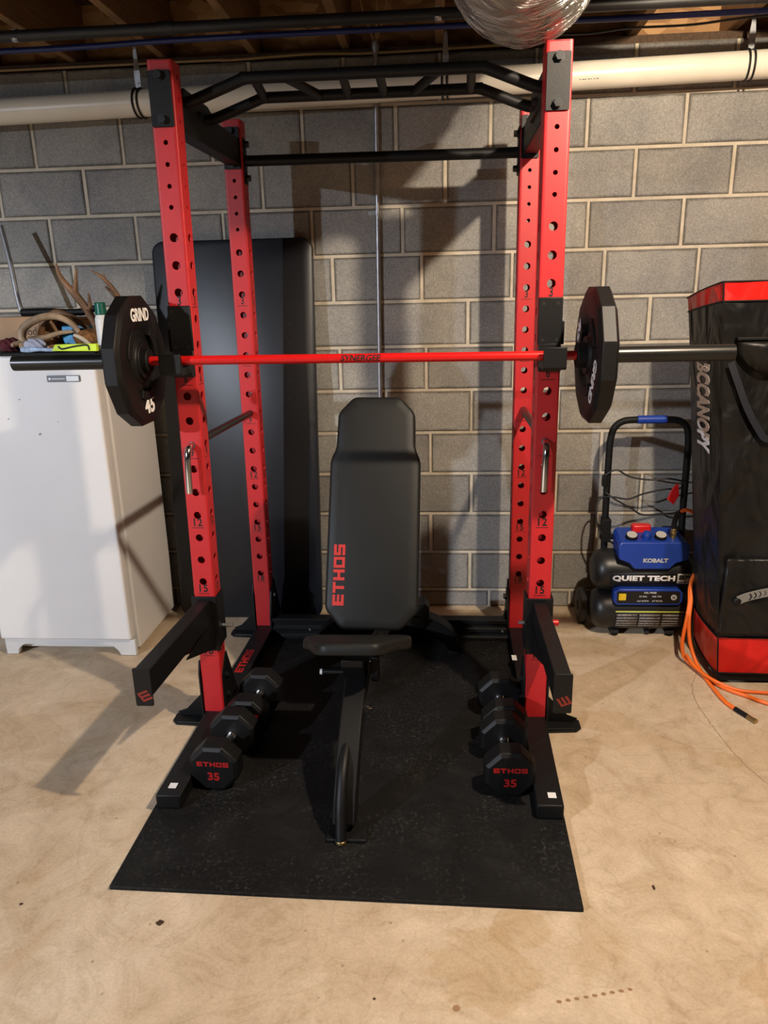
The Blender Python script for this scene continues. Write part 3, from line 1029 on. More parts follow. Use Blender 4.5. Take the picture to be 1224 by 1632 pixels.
# weight plates: twelve-sided, with rim, recess, hub ring and grip openings
def plate_bm(R=0.204, T=0.056):
    """axis along +x: inner (text) face at x=0, outer at x=T"""
    bm = bmesh.new()
    n = 12
    prof = [(0.0, 0.030, 'c'), (-0.004, 0.055, 'c'), (0.006, 0.058, 'c'), (0.014, 0.072, 'c'), (0.014, 0.098, 'm'), (0.004, 0.118, 'm'), (0.0, 0.160, 'p'), (0.0, 0.187, 'p'), (0.009, R, 'p'),
            (T - 0.009, R, 'p'), (T, 0.187, 'p'), (T, 0.160, 'p'), (T - 0.004, 0.118, 'm'), (T - 0.014, 0.098, 'm'), (T - 0.014, 0.072, 'c'), (T - 0.006, 0.058, 'c'), (T + 0.004, 0.055, 'c'), (T, 0.030, 'c')]
    sub = 4
    rings = []
    for x, r, kind in prof:
        ring = []
        for i in range(n * sub):
            a = math.radians(15) + 2 * math.pi * i / (n * sub)
            # radius of the polygon at this angle
            loc = (i % sub) / sub * (2 * math.pi / n) - math.pi / n
            rp = r * math.cos(math.pi / n) / math.cos(loc)
            rr = rp if kind == 'p' else (r if kind == 'c' else (rp + r) / 2)
            ring.append(bm.verts.new((x, rr * math.cos(a), rr * math.sin(a))))
        rings.append(ring)
    m = n * sub
    for k in range(len(rings) - 1):
        for i in range(m):
            j = (i + 1) % m
            bm.faces.new((rings[k][i], rings[k][j], rings[k + 1][j], rings[k + 1][i]))
    # bore
    for i in range(m):
        j = (i + 1) % m
        bm.faces.new((rings[-1][i], rings[-1][j], rings[0][j], rings[0][i]))
    return bm


def grips_bm(sx):
    bm = bmesh.new()
    for k in range(3):
        a0 = math.radians(90 + 120 * k + 60 + 0)
        pts = []
        for i in range(9):
            a = a0 - 0.42 + 0.84 * i / 8
            pts.append((0.122 * math.cos(a), 0.122 * math.sin(a)))
        for i in range(9):
            a = a0 + 0.42 - 0.84 * i / 8
            pts.append((0.094 * math.cos(a), 0.094 * math.sin(a)))
        prism(bm, pts, 0, 'x', 0.004 - 0.0055, 0.012)
    return bm


for side in (-1, 1):
    x0 = -0.921 if side < 0 else 0.440
    z = BZ + (0.004 if side < 0 else -0.002)
    lab = 'black twelve-sided 45 pound weight plate on the left bar sleeve, white GRIND at top' if side < 0 else 'black twelve-sided weight plate on the right bar sleeve, its white GRIND turned sideways'
    t = thing('weight_plate', lab, 'weight plate', (x0, BY, z), (0, 0, 0 if side > 0 else math.pi), group='weight plates on the barbell')
    # local: +x points away from the rack on both sides
    bm = plate_bm()
    body = finish(bm, 'plate_body', 'plate', parent=t, angle=25, bevel=0.002)
    g = finish(grips_bm(1), 'grip_ridge', 'blackmatte', parent=t, angle=40, bevel=0.002)
    if side > 0:
        g.rotation_euler = (math.radians(110), 0, 0)
    # inner face looks towards local -x: as seen there right = -y
    rot0 = 0 if side < 0 else math.radians(-118)
    def put(s, ang, w, h, r):
        a = rot0 + ang
        R_ = Vector((0, -1, 0)); U_ = Vector((0, 0, 1))
        rad = R_ * math.sin(-a) + U_ * math.cos(-a)      # outward direction, clockwise for negative a
        q = text_bm(s, w=w, h=h, bold=0.035, depth=0.0008)
        up = rad if abs(ang) < 1 else -rad
        right = up.cross(Vector((-1, 0, 0)))
        place(q, Vector((-0.0002, 0, 0)) + rad * r, right, up)
        finish(q, 'lettering', 'white', parent=t)
    put('GRIND', 0, 0.142, 0.040, 0.141)
    put('45', math.pi, 0.078, 0.052, 0.137)

# ------------------------------------------------------------------ safety rods
for nm, lab in (('left', 'black safety rod with bent chrome handle through the two left uprights'), ('right', 'black safety rod with bent chrome handle through the two right uprights')):
    xf, yf = ux_at(nm + ' front', 1.0797); xr, yr = ux_at(nm + ' rear', 1.07)
    t = thing('safety_rod', lab, 'safety rod', (xf, yf, 1.0797), group='safety rods through the uprights')
    bm = bmesh.new()
    a = Vector((xf, yf + UW + 0.001, 1.0797)); b = Vector((xr, yr - UW - 0.001, 1.0677))
    cyl(bm, a, b, 0.0145, 20)
    wp(finish(bm, 'rod', 'sleeve'), t)
    bm = bmesh.new()
    cyl(bm, (xf, yf - UW, 1.0797), a, 0.0115, 18)
    cyl(bm, b, (xr, yr + UW, 1.0677), 0.0115, 18)
    wp(finish(bm, 'rod_core', 'steel'), t)
    bm = bmesh.new()
    yy = yf - UW
    s = 0.0
    pts = smooth_path([(xf, yy + 0.01, 1.0797), (xf, yy - 0.012, 1.0797), (xf - 0.001, yy - 0.030, 1.073), (xf - 0.002, yy - 0.040, 1.055), (xf - 0.004, yy - 0.043, 1.02), (xf - 0.006, yy - 0.046, 0.925)], 6)
    tube(bm, pts, 0.0105, 18)
    wp(finish(bm, 'handle', 'chrome'), t)

# ------------------------------------------------------------------ spotter arms
for nm, lab in (('left', 'black spotter arm jutting forward from the left front upright'), ('right', 'black spotter arm jutting forward from the right front upright')):
    xx, yy = ux_at(nm + ' front', 0.43)
    s = -1 if xx < 0 else 1
    if nm == 'left':
        xe = -0.872
    else:
        xe = 0.347
    yf = yy - UW
    t = thing('spotter_arm', lab, 'spotter arm', (xx, yf, 0.32), group='spotter arms on the front uprights')
    bm = bmesh.new()
    box(bm, xx - 0.045, xx + 0.045, yf - 0.008, yf - 0.001, 0.318, 0.530)
    box(bm, xx - 0.047, xx - 0.041, yf - 0.004, yf + 0.075, 0.335, 0.530)
    box(bm, xx + 0.041, xx + 0.047, yf - 0.004, yf + 0.075, 0.335, 0.530)
    wp(finish(bm, 'bracket', 'black', bevel=0.001), t)
    ye = -1.645
    bm = bmesh.new()
    hw = 0.024
    A = [(xx - hw, yf - 0.008), (xx + hw, yf - 0.008), (xe + hw, ye), (xe - hw, ye)]
    prism(bm, A, 0, 'z', 0.430, 0.518)
    arm = wp(finish(bm, 'arm', 'black', bevel=0.003), t)
    bm = bmesh.new()
    for f in (0.25, 0.5, 0.75):
        cxx = xx + (xe - xx) * f; cyy = yf + (ye - yf) * f
        cyl(bm, (cxx, cyy, 0.5178), (cxx, cyy, 0.5186), 0.005, 12)
    finish(bm, 'screw', 'print').parent = arm
    bm = bmesh.new()
    for dx in (-0.022, 0.022):
        prism(bm, [(yf - 0.008, 0.322), (yf - 0.03, 0.335), (yf - 0.29, 0.43), (yf - 0.008, 0.43)], 0, 'x', xx + dx - 0.003, xx + dx + 0.003)
    wp(finish(bm, 'gusset', 'black'), t)
    bm = bmesh.new()
    prism(bm, round_rect(xe - 0.0265, xe + 0.0265, 0.400, 0.524, 0.005, 3), 0, 'y', ye - 0.006, ye)
    ep = wp(finish(bm, 'end_plate', 'black', bevel=0.001), t)
    bm = bmesh.new()
    # slanted three-bar emblem
    cx, cz = xe + 0.001, 0.437
    if s < 0:
        du, dv = Vector((0.030, 0.013)), Vector((0.007, -0.0105))      # along a bar, from bar to bar
        o0 = Vector((cx - 0.021, cz + 0.004))
    else:
        du, dv = Vector((0.015, -0.024)), Vector((0.0115, 0.0045))
        o0 = Vector((cx - 0.019, cz + 0.008))
    for k in range(3):
        a = o0 + dv * k
        b = a + du
        h = dv * 0.58
        prism(bm, [tuple(a), tuple(b), tuple(b + h), tuple(a + h)], 0, 'y', ye - 0.0068, ye - 0.006)
    e0 = o0 if s < 0 else o0 + du * 0.82
    w_ = du * 0.18
    prism(bm, [tuple(e0), tuple(e0 + w_), tuple(e0 + w_ + dv * 2.58), tuple(e0 + dv * 2.58)], 0, 'y', ye - 0.00685, ye - 0.006)
    finish(bm, 'emblem', 'redlogo').parent = ep
    # locking pin with knob through the bracket
    bm = bmesh.new()
    if s > 0:
        cyl(bm, (xx + 0.047, yy, 0.42), (xx + 0.075, yy, 0.42), 0.011, 16)
        wp(finish(bm, 'pin_knob', 'redknob', bevel=0.002), t)
    else:
        cyl(bm, (xx + 0.047, yy, 0.40), (xx + 0.085, yy, 0.40), 0.007, 12)
        wp(finish(bm, 'pin', 'steel'), t)
    if s > 0:
        bm = bmesh.new(); cyl(bm, (xx - 0.047, yy, 0.42), (xx - 0.066, yy, 0.42), 0.0065, 12)
        wp(finish(bm, 'pin', 'steel'), t)

# ------------------------------------------------------------------ dumbbells
def octo(R, n=8):
    return [(R * math.cos(math.radians(22.5) + 2 * math.pi * i / n), R * math.sin(math.radians(22.5) + 2 * math.pi * i / n)) for i in range(n)]


def make_dumbbell(label, group):
    """local: axis along y, front (lettered) end towards -y, resting on z=0"""
    t = thing('dumbbell', label, 'dumbbell', group=group)
    R = 0.0865; zc = R * math.cos(math.pi / 8)
    for k, (y0, y1) in enumerate(((-0.133, -0.057), (0.057, 0.133))):
        bm = bmesh.new()
        lay = [(y0, 0.84), (y0 + 0.008, 0.985), (y0 + 0.014, 1.0), (y1 - 0.014, 1.0), (y1 - 0.008, 0.97), (y1, 0.84)]
        rings = []
        for y, f in lay:
            rings.append([bm.verts.new((x * f, y, zc + z * f)) for x, z in octo(R)])
        for a, b in zip(rings[:-1], rings[1:]):
            for i in range(8):
                j = (i + 1) % 8
                bm.faces.new((a[i], a[j], b[j], b[i]))
        bm.faces.new(rings[0]); bm.faces.new(rings[-1][::-1])
        h = finish(bm, 'head', 'dumbbell', parent=t, angle=15, bevel=0.002)
        yy, s = (y0, -1) if k == 0 else (y1, 1)
        q = blocky_word('ETHOS', 0.106, 0.0165)
        place(q, (0, yy + s * 0.0002, zc + 0.021), (-s, 0, 0), (0, 0, 1))
        finish(q, 'lettering', 'redprint').parent = h
        q = text_bm('35', w=0.040, h=0.029, bold=0.03)
        place(q, (0, yy + s * 0.0002, zc - 0.024), (-s, 0, 0), (0, 0, 1))
        finish(q, 'lettering', 'redprint').parent = h
    bm = bmesh.new()
    pts = [(0, -0.057 + 0.114 * i / 12, zc, 0.0145 + 0.0028 * math.sin(math.pi * i / 12)) for i in range(13)]
    pts = [(p[0], p[1], p[2], p[3]) for p in pts]
    tube(bm, pts, 0.015, 20)
    cyl(bm, (0, -0.059, zc), (0, -0.050, zc), 0.0215, 20); cyl(bm, (0, 0.050, zc), (0, 0.059, zc), 0.0215, 20)
    finish(bm, 'handle', 'chrome', parent=t)
    return t


def dup(o, parent=None):
    c = o.copy(); COL.objects.link(c)
    if parent is not None:
        c.parent = parent
    for ch in list(o.children):
        dup(ch, c)
    return c


G = 'dumbbells inside the base of the rack'
d0 = make_dumbbell('black 35 pound dumbbell nearest the camera along the left base tube, red lettering', G)
d0.location = (-0.725, -1.393, 0.012); d0.rotation_euler = (0, 0, math.radians(-3))
labs = [('black dumbbell along the left base tube, behind the front one and beside the left upright', (-0.692, -1.112, 0.012), -3),
        ('black 35 pound dumbbell nearest the camera along the right base tube, dark red lettering', (0.219, -1.390, 0.012), 1),
        ('black dumbbell along the right base tube, behind the front one and beside the right upright', (0.226, -1.118, 0.012), 1)]
for lab, loc, rz in labs:
    d = dup(d0); d['label'] = lab; d.location = loc; d.rotation_euler = (0, 0, math.radians(rz))

# ================================================================== BENCH
bench = thing('weight_bench', 'black adjustable weight bench with upright back pad standing inside the rack', 'bench', (-0.27, -1.2, 0.012))
# back pad: outline in (u across, v along the pad)
bx, by, bz = -0.2405, -1.185, 0.435          # bottom of pad front face
vdir = Vector((0.016, 0.345, 0.765)).normalized()
udir = Vector((1, 0, -0.016)).normalized()
ndir = udir.cross(vdir)                       # points to the front (-y, +z)
if ndir.y > 0:
    ndir = -ndir


def pad(bm, outline, thick, origin, edge=0.012):
    """pad from a closed outline [(u,v)], front face rounded over"""
    n = len(outline)
    cu = sum(p[0] for p in outline) / n; cv = sum(p[1] for p in outline) / n
    rings = []
    for (ins, h) in ((0.004, -thick), (0.0, -thick + 0.004), (0.0, -edge), (edge * 0.3, -edge * 0.3), (edge, 0.0), (edge * 3, 0.003)):
        ring = []
        for i, (u, v) in enumerate(outline):
            a = Vector(outline[i - 1]); b = Vector(outline[(i + 1) % n])
            tt = (b - a).normalized(); nn = Vector((-tt.y, tt.x))
            q = Vector((u, v)) + nn * ins
            ring.append(bm.verts.new(Vector(origin) + udir * q.x + vdir * q.y + ndir * h))
        rings.append(ring)
    for a, b in zip(rings[:-1], rings[1:]):
        for i in range(n):
            j = (i + 1) % n
            bm.faces.new((a[i], a[j], b[j], b[i]))
    bm.faces.new(rings[0][::-1]); bm.faces.new(rings[-1])


def densify(pts, k=6, corner=0.018):
    out = []
    n = len(pts)
    for i in range(n):
        p0 = Vector(pts[i - 1]); p1 = Vector(pts[i]); p2 = Vector(pts[(i + 1) % n])
        d0_ = (p0 - p1); d1_ = (p2 - p1)
        c = min(corner, d0_.length * 0.45, d1_.length * 0.45)
        a = p1 + d0_.normalized() * c; b = p1 + d1_.normalized() * c
        for j in range(k + 1):
            t_ = j / k
            out.append(tuple((1 - t_) ** 2 * a + 2 * t_ * (1 - t_) * p1 + t_ * t_ * b))
    return out


outline = [(-0.105, -0.005), (0.105, -0.005), (0.165, 0.065), (0.163, 0.60), (0.143, 0.645), (0.140, 0.775), (0.085, 0.835), (-0.085, 0.835), (-0.140, 0.775), (-0.143, 0.645), (-0.163, 0.60), (-0.165, 0.065)]
bm = bmesh.new(); pad(bm, densify(outline), 0.058, (bx, by, bz))
bp = wp(finish(bm, 'back_pad', 'vinyl', angle=50), bench)
q = blocky_word('ETHOS', 0.215, 0.040)
org = Vector((bx, by, bz)) + udir * -0.117 + vdir * 0.185 + ndir * 0.0032
R_ = vdir; U_ = -udir
mt = Matrix(((R_.x, U_.x, ndir.x, org.x), (R_.y, U_.y, ndir.y, org.y), (R_.z, U_.z, ndir.z, org.z), (0, 0, 0, 1)))
bmesh.ops.transform(q, matrix=mt, verts=q.verts)
finish(q, 'lettering', mat('bench_red_print', (0.46, 0.022, 0.018), 0.5)).parent = bp
# pad back frame
bm = bmesh.new()
def obox(bm, o, a, b, c, ea, eb, ec):
    o = Vector(o)
    vs = []
    for k in (-1, 1):
        for (i, j) in ((-1, -1), (1, -1), (1, 1), (-1, 1)):
            vs.append(bm.verts.new(o + a * ea * i + b * eb * j + c * ec * k))
    for f in ((0, 3, 2, 1), (4, 5, 6, 7), (0, 1, 5, 4), (1, 2, 6, 5), (2, 3, 7, 6), (3, 0, 4, 7)):
        bm.faces.new([vs[i] for i in f])


obox(bm, Vector((bx, by, bz)) + vdir * 0.36 - ndir * 0.085, udir, vdir, ndir, 0.025, 0.34, 0.025)
obox(bm, Vector((bx, by, bz)) + vdir * 0.15 - ndir * 0.062, udir, vdir, ndir, 0.11, 0.02, 0.004)
obox(bm, Vector((bx, by, bz)) + vdir * 0.55 - ndir * 0.062, udir, vdir, ndir, 0.11, 0.02, 0.004)
wp(finish(bm, 'back_frame', 'black', bevel=0.002), bench)

# seat pad, tilted up towards the front
ud_s, vd_s = Vector((1, 0, 0.01)).normalized(), Vector((0, -0.30, 0.118)).normalized()
save = (udir, vdir, ndir)
udir, vdir = ud_s, vd_s
ndir = Vector((0, 0.118, 0.30)).normalized()
seat_out = [(-0.182, 0.0), (-0.182, 0.09), (-0.150, 0.14), (-0.112, 0.27), (-0.085, 0.30), (0.085, 0.30), (0.112, 0.27), (0.150, 0.14), (0.182, 0.09), (0.182, 0.0)]
bm = bmesh.new(); pad(bm, densify(seat_out[::-1]), 0.040, (-0.277, -1.215, 0.425))
wp(finish(bm, 'seat_pad', 'vinyl', angle=50), bench)
udir, vdir, ndir = save
bm = bmesh.new()
prism(bm, [(-1.24, 0.375), (-1.42, 0.435), (-1.42, 0.41), (-1.36, 0.34), (-1.24, 0.33)], 0, 'x', -0.315, -0.245)
wp(finish(bm, 'seat_frame', 'black', bevel=0.002), bench)

# main beam: curved tube of rectangular section from behind the seat down to the front foot
spine = smooth_path([(-1.05, 0.30), (-1.25, 0.325), (-1.40, 0.30), (-1.54, 0.22), (-1.64, 0.12), (-1.685, 0.035)], 8)
bm = bmesh.new()
L4 = []
for i, p in enumerate(spine):
    a = spine[max(0, i - 1)]; b = spine[min(len(spine) - 1, i + 1)]
    tt = (b - a).normalized(); nn = Vector((-tt.y, tt.x))
    x = -0.268 - 0.018 * (i / len(spine))
    L4.append([bm.verts.new((x + sx * 0.034, p.x + nn.x * sz * 0.036, p.y + nn.y * sz * 0.036)) for sx, sz in ((-1, -1), (1, -1), (1, 1), (-1, 1))])
for a, b in zip(L4[:-1], L4[1:]):
    for i in range(4):
        j = (i + 1) % 4
        bm.faces.new((a[i], a[j], b[j], b[i]))
bm.faces.new(L4[0][::-1]); bm.faces.new(L4[-1])
wp(finish(bm, 'main_beam', 'black', bevel=0.004), bench)
bm = bmesh.new()
box(bm, -0.335, -0.215, -1.745, -1.665, 0.0125, 0.024)
wp(finish(bm, 'front_foot', 'blackmatte', bevel=0.004), bench)
bm = bmesh.new()
hp = smooth_path([(-0.285, -1.50, 0.225), (-0.287, -1.56, 0.225), (-0.290, -1.64, 0.19), (-0.292, -1.70, 0.12), (-0.291, -1.735, 0.045), (-0.290, -1.745, 0.022)], 6)
tube(bm, hp, 0.0165, 18)
wp(finish(bm, 'carry_handle', 'black'), bench)
bm = bmesh.new(); cyl(bm, (-0.290, -1.745, 0.024), (-0.290, -1.7465, 0.013), 0.0165, 18)
wp(finish(bm, 'tip', 'brass', bevel=0.002), bench)
# rear beam and arched rear foot
bm = bmesh.new()
cyl(bm, (-0.262, -1.10, 0.30), (-0.235, -0.56, 0.15), 0.034, 4)
wp(finish(bm, 'rear_beam', 'black', bevel=0.003), bench)
bm = bmesh.new()
arc = smooth_path([(-0.535, 0.020), (-0.525, 0.075), (-0.47, 0.135), (-0.38, 0.170), (-0.232, 0.182), (-0.09, 0.172), (0.0, 0.137), (0.052, 0.075), (0.066, 0.020)], 6)
A = []
for i, p in enumerate(arc):
    a = arc[max(0, i - 1)]; b = arc[min(len(arc) - 1, i + 1)]
    tt = (b - a).normalized(); nn = Vector((-tt.y, tt.x))
    A.append([bm.verts.new((p.x + nn.x * h, y, p.y + nn.y * h)) for h, y in ((-0.028, -0.57), (0.028, -0.57), (0.028, -0.49), (-0.028, -0.49))])
for a, b in zip(A[:-1], A[1:]):
    for i in range(4):
        j = (i + 1) % 4
        bm.faces.new((a[i], a[j], b[j], b[i]))
bm.faces.new(A[0][::-1]); bm.faces.new(A[-1])
wp(finish(bm, 'rear_foot', 'black', bevel=0.003), bench)
for x in (-0.53, 0.062):
    bm = bmesh.new(); box(bm, x - 0.026, x + 0.026, -0.565, -0.485, 0.0125, 0.026)
    wp(finish(bm, 'rubber_foot', 'blackmatte', bevel=0.004), bench)
# back support bracket peeking out on the right
bm = bmesh.new()
prism(bm, [(-0.14, 0.19), (-0.045, 0.19), (-0.045, 0.24), (-0.065, 0.262), (-0.14, 0.262)], 0, 'y', -0.57, -0.50)
wp(finish(bm, 'transport_bracket', 'black', bevel=0.003), bench)
# support strut and adjustment ladder behind the pad
bm = bmesh.new()
obox(bm, (-0.235, -0.86, 0.42), Vector((1, 0, 0)), Vector((0, -0.55, 0.83)).normalized(), Vector((0, 0.83, 0.55)).normalized(), 0.022, 0.22, 0.018)
wp(finish(bm, 'support_strut', 'black', bevel=0.002), bench)
bm = bmesh.new(); cyl(bm, (-0.318, -1.33, 0.345), (-0.392, -1.33, 0.345), 0.009, 14)
lv = wp(finish(bm, 'seat_lever', 'black'), bench)
bm = bmesh.new(); cyl(bm, (-0.392, -1.33, 0.345), (-0.400, -1.33, 0.345), 0.0095, 14)
finish(bm, 'lever_tip', 'paper').parent = lv
bm = bmesh.new(); prism(bm, [(-1.31, 0.41), (-1.35, 0.41), (-1.36, 0.35), (-1.345, 0.318), (-1.315, 0.318), (-1.30, 0.35)], 0, 'x', -0.226, -0.200)
wp(finish(bm, 'adjustment_knob', 'blackmatte', bevel=0.004), bench)
bm = bmesh.new()
cyl(bm, (-0.236, -1.40, 0.255), (-0.222, -1.40, 0.255), 0.008, 12)
cyl(bm, (-0.236, -1.30, 0.372), (-0.226, -1.30, 0.372), 0.006, 12)
wp(finish(bm, 'pivot_bolt', 'chrome'), bench)

# ================================================================== FOLDED MAT LEANING ON THE WALL
bm = bmesh.new()
pts = round_rect(-1.295, -0.562, 0.0, 1.80, 0.055, 8)
tilt = math.atan2(0.105, 1.80)
poly = []
th = 0.045
A = []; B = []
for ring_h, ins in ((0.0, 0.006), (0.005, 0.0), (th - 0.005, 0.0), (th, 0.006)):
    ring = []
    for (x, z) in pts:
        xx = x + (0.006 if x < -0.93 else -0.006) * (ins / 0.006)
        zz = z + (ins if z < 0.9 else -ins)
        xs = xx - 0.022 * (1 - zz / 1.8) * (1 if xx > -0.93 else 0.2)
        y = -0.172 + math.sin(tilt) * zz + math.cos(tilt) * ring_h
        ring.append(bm.verts.new((xs, y, zz * math.cos(tilt) + 0.002 + (0 if ring_h < 0.001 else 0) + (th - ring_h) * math.sin(tilt) * 0)))
    A.append(ring)
for a, b in zip(A[:-1], A[1:]):
    n = len(a)
    for i in range(n):
        j = (i + 1) % n
        bm.faces.new((a[i], a[j], b[j], b[i]))
bm.faces.new(A[0]); bm.faces.new(A[-1][::-1])
tag(finish(bm, 'exercise_mat', 'padmat', angle=40), 'tall black rounded exercise mat leaning on the wall behind the left uprights', 'exercise mat')

# ================================================================== FREEZER
fx0, fx1, fzt = -1.995, -1.368, 1.345
fz = thing('upright_freezer', 'white upright freezer standing against the wall at the left', 'freezer', (-1.68, -0.30, 0.0))
bm = bmesh.new(); box(bm, fx0 + 0.006, fx1, -0.545, -0.075, 0.02, fzt - 0.004)
wp(finish(bm, 'cabinet', 'fridge', bevel=0.008, seg=3), fz)
bm = bmesh.new()
box(bm, fx0, fx1 - 0.012, -0.600, -0.552, 0.082, fzt)
dr = wp(finish(bm, 'door', 'fridge', bevel=0.012, seg=4), fz)
bm = bmesh.new(); box(bm, fx0 + 0.012, fx1 - 0.022, -0.554, -0.543, 0.092, fzt - 0.01)
finish(bm, 'door_seal', 'seal').parent = dr
bm = bmesh.new(); prism(bm, round_rect(-1.586, -1.448, 1.240, 1.266, 0.004, 3), 0, 'y', -0.606, -0.5995)
bd = finish(bm, 'badge', 'badge', bevel=0.001); bd.parent = dr
bm = bmesh.new(); box(bm, -1.503, -1.452, -0.6075, -0.606, 1.243, 1.263)
finish(bm, 'badge_end', 'badge2').parent = bd
bm = bmesh.new(); box(bm, -1.566, -1.510, -0.6068, -0.606, 1.251, 1.254); cyl(bm, (-1.574, -0.6062, 1.2525), (-1.574, -0.607, 1.2525), 0.005, 12)
finish(bm, 'badge_print', 'white').parent = bd
# kick plate with arched opening
bm = bmesh.new()
kp = [(fx0 + 0.01, 0.002), (-1.93, 0.002), (-1.922, 0.030), (-1.905, 0.046), (-1.89, 0.052), (-1.50, 0.050), (-1.475, 0.044), (-1.455, 0.025), (-1.445, 0.002), (fx1 - 0.004, 0.002), (fx1 - 0.004, 0.080), (fx0 + 0.01, 0.080)]
prism(bm, kp, 0, 'y', -0.585, -0.560)
wp(finish(bm, 'kick_plate', 'kick', bevel=0.003), fz)
bm = bmesh.new(); box(bm, fx0 + 0.02, fx1 - 0.02, -0.50, -0.49, 0.0, 0.08)
wp(finish(bm, 'recess', 'dark_in'), fz)
for x in (fx0 + 0.03, fx1 - 0.03):
    for y in (-0.555, -0.10):
        bm = bmesh.new(); cyl(bm, (x, y, 0.0), (x, y, 0.022), 0.016, 14)
        wp(finish(bm, 'leg', 'kick'), fz)
bm = bmesh.new()
for (x, z, r) in ((-1.655, 1.025, 0.005), (-1.78, 1.09, 0.003), (-1.72, 1.17, 0.003), (-1.57, 1.075, 0.002)):
    cyl(bm, (x, -0.6004, z), (x, -0.5998, z), r, 9)
    cyl(bm, (x + r * 1.2, -0.6004, z + r * 0.6), (x + r * 1.2, -0.5998, z + r * 0.6), r * 0.6, 9)
finish(bm, 'scuff', 'seal').parent = dr

# ------------------------------------------------------------------ things on the freezer
T = fzt
bm = bmesh.new(); box(bm, -1.99, -1.380, -0.585, -0.20, T, T + 0.012)
tag(finish(bm, 'tray', 'blackmatte', bevel=0.004), 'flat black tray covering the top of the freezer', 'tray')
T2 = T + 0.012
# cardboard box
bx_ = thing('cardboard_box', 'brown cardboard box with faded print at the left end of the freezer top', 'box', (-1.78, -0.30, T2))
bm = bmesh.new(); box(bm, -1.90, -1.655, -0.38, -0.22, T2, T2 + 0.135)
wp(finish(bm, 'carton', 'card', bevel=0.002), bx_)
q = text_bm('Model', w=0.10, h=0.035, bold=0.01)
place(q, (-1.742, -0.3802, T2 + 0.075), (1, 0, 0), (0, 0, 1))
wp(finish(q, 'lettering', mat('faded_print', (0.12, 0.07, 0.045), 0.8)), bx_)
bm = bmesh.new(); box(bm, -1.64, -1.372, -0.33, -0.215, T2 + 0.0005, T2 + 0.118)
box(bm, -1.642, -1.370, -0.332, -0.213, T2 + 0.118, T2 + 0.128)
tag(finish(bm, 'wooden_box', mat('brown_wood', (0.10, 0.045, 0.018), 0.6), bevel=0.002), 'low dark brown wooden box behind the antlers on the freezer', 'box')
bm = bmesh.new(); box(bm, -1.555, -1.375, -0.352, -0.335, T2 + 0.0005, T2 + 0.095)
tag(finish(bm, 'binder', 'teal', bevel=0.003), 'dark teal case standing on edge behind the deer skull', 'case')
# black tool lying over the boxes with its pole going up at the left edge
cr_ = thing('folded_crutch', 'grey metal pole with black rubber handle leaning at the left edge on the boxes', 'pole', (-1.72, -0.30, T2 + 0.14))
bm = bmesh.new(); tube(bm, smooth_path([(-1.835, -0.27, T2 + 0.150), (-1.855, -0.25, T2 + 0.22), (-1.885, -0.21, T2 + 0.36), (-1.93, -0.16, T2 + 0.52)], 5), 0.011, 12)
wp(finish(bm, 'pole', 'steel'), cr_)
bm = bmesh.new(); tube(bm, smooth_path([(-1.835, -0.27, T2 + 0.151, 0.016), (-1.72, -0.27, T2 + 0.152, 0.016), (-1.62, -0.28, T2 + 0.15, 0.013), (-1.55, -0.285, T2 + 0.149, 0.016), (-1.48, -0.29, T2 + 0.166, 0.012)], 6), 0.014, 12)
wp(finish(bm, 'grip', 'blackmatte'), cr_)


def sweep_obj(name, paths, m, root=None, k=7, n=12):
    bm = bmesh.new()
    for p in paths:
        tube(bm, smooth_path(p, k), 0.01, n)
    o = finish(bm, name, m, angle=80)
    if root is not None:
        wp(o, root)
    return o


# shed antler lying down (arch) with tine
an = sweep_obj('antler', [[(-1.705, -0.50, T2 + 0.022, 0.017), (-1.722, -0.50, T2 + 0.055, 0.0165), (-1.712, -0.49, T2 + 0.095, 0.0165), (-1.66, -0.47, T2 + 0.128, 0.016), (-1.60, -0.45, T2 + 0.137, 0.0145), (-1.545, -0.44, T2 + 0.115, 0.013), (-1.505, -0.44, T2 + 0.070, 0.0105), (-1.485, -0.45, T2 + 0.020, 0.006)],
                           [(-1.702, -0.49, T2 + 0.045, 0.014), (-1.64, -0.47, T2 + 0.052, 0.012), (-1.585, -0.45, T2 + 0.068, 0.010), (-1.53, -0.43, T2 + 0.072, 0.006)],
                           [(-1.705, -0.50, T2 + 0.024, 0.018), (-1.708, -0.525, T2 + 0.022, 0.017), (-1.69, -0.555, T2 + 0.014, 0.010)],
                           [(-1.712, -0.50, T2 + 0.035, 0.014), (-1.738, -0.53, T2 + 0.032, 0.010), (-1.745, -0.545, T2 + 0.028, 0.007)]], 'antler')
tag(an, 'pale curved antler arching over the things on the freezer front', 'antler')
an = sweep_obj('antler', [[(-1.70, -0.40, T2 + 0.02, 0.015), (-1.685, -0.40, T2 + 0.09, 0.015), (-1.63, -0.395, T2 + 0.146, 0.0145), (-1.57, -0.39, T2 + 0.14, 0.013), (-1.51, -0.385, T2 + 0.10, 0.012), (-1.46, -0.39, T2 + 0.055, 0.009), (-1.43, -0.40, T2 + 0.02, 0.006)]], 'antler2')
tag(an, 'darker brown curved antler just behind the pale one on the freezer', 'antler')
an = sweep_obj('antler', [[(-1.50, -0.50, T2 + 0.062, 0.006), (-1.475, -0.495, T2 + 0.05, 0.0095), (-1.45, -0.49, T2 + 0.03, 0.009), (-1.43, -0.49, T2 + 0.012, 0.006)]], mat('bone_white', (0.55, 0.47, 0.37), 0.5, var=0.2))
tag(an, 'small whitish bone piece right of the pale antler', 'bone')

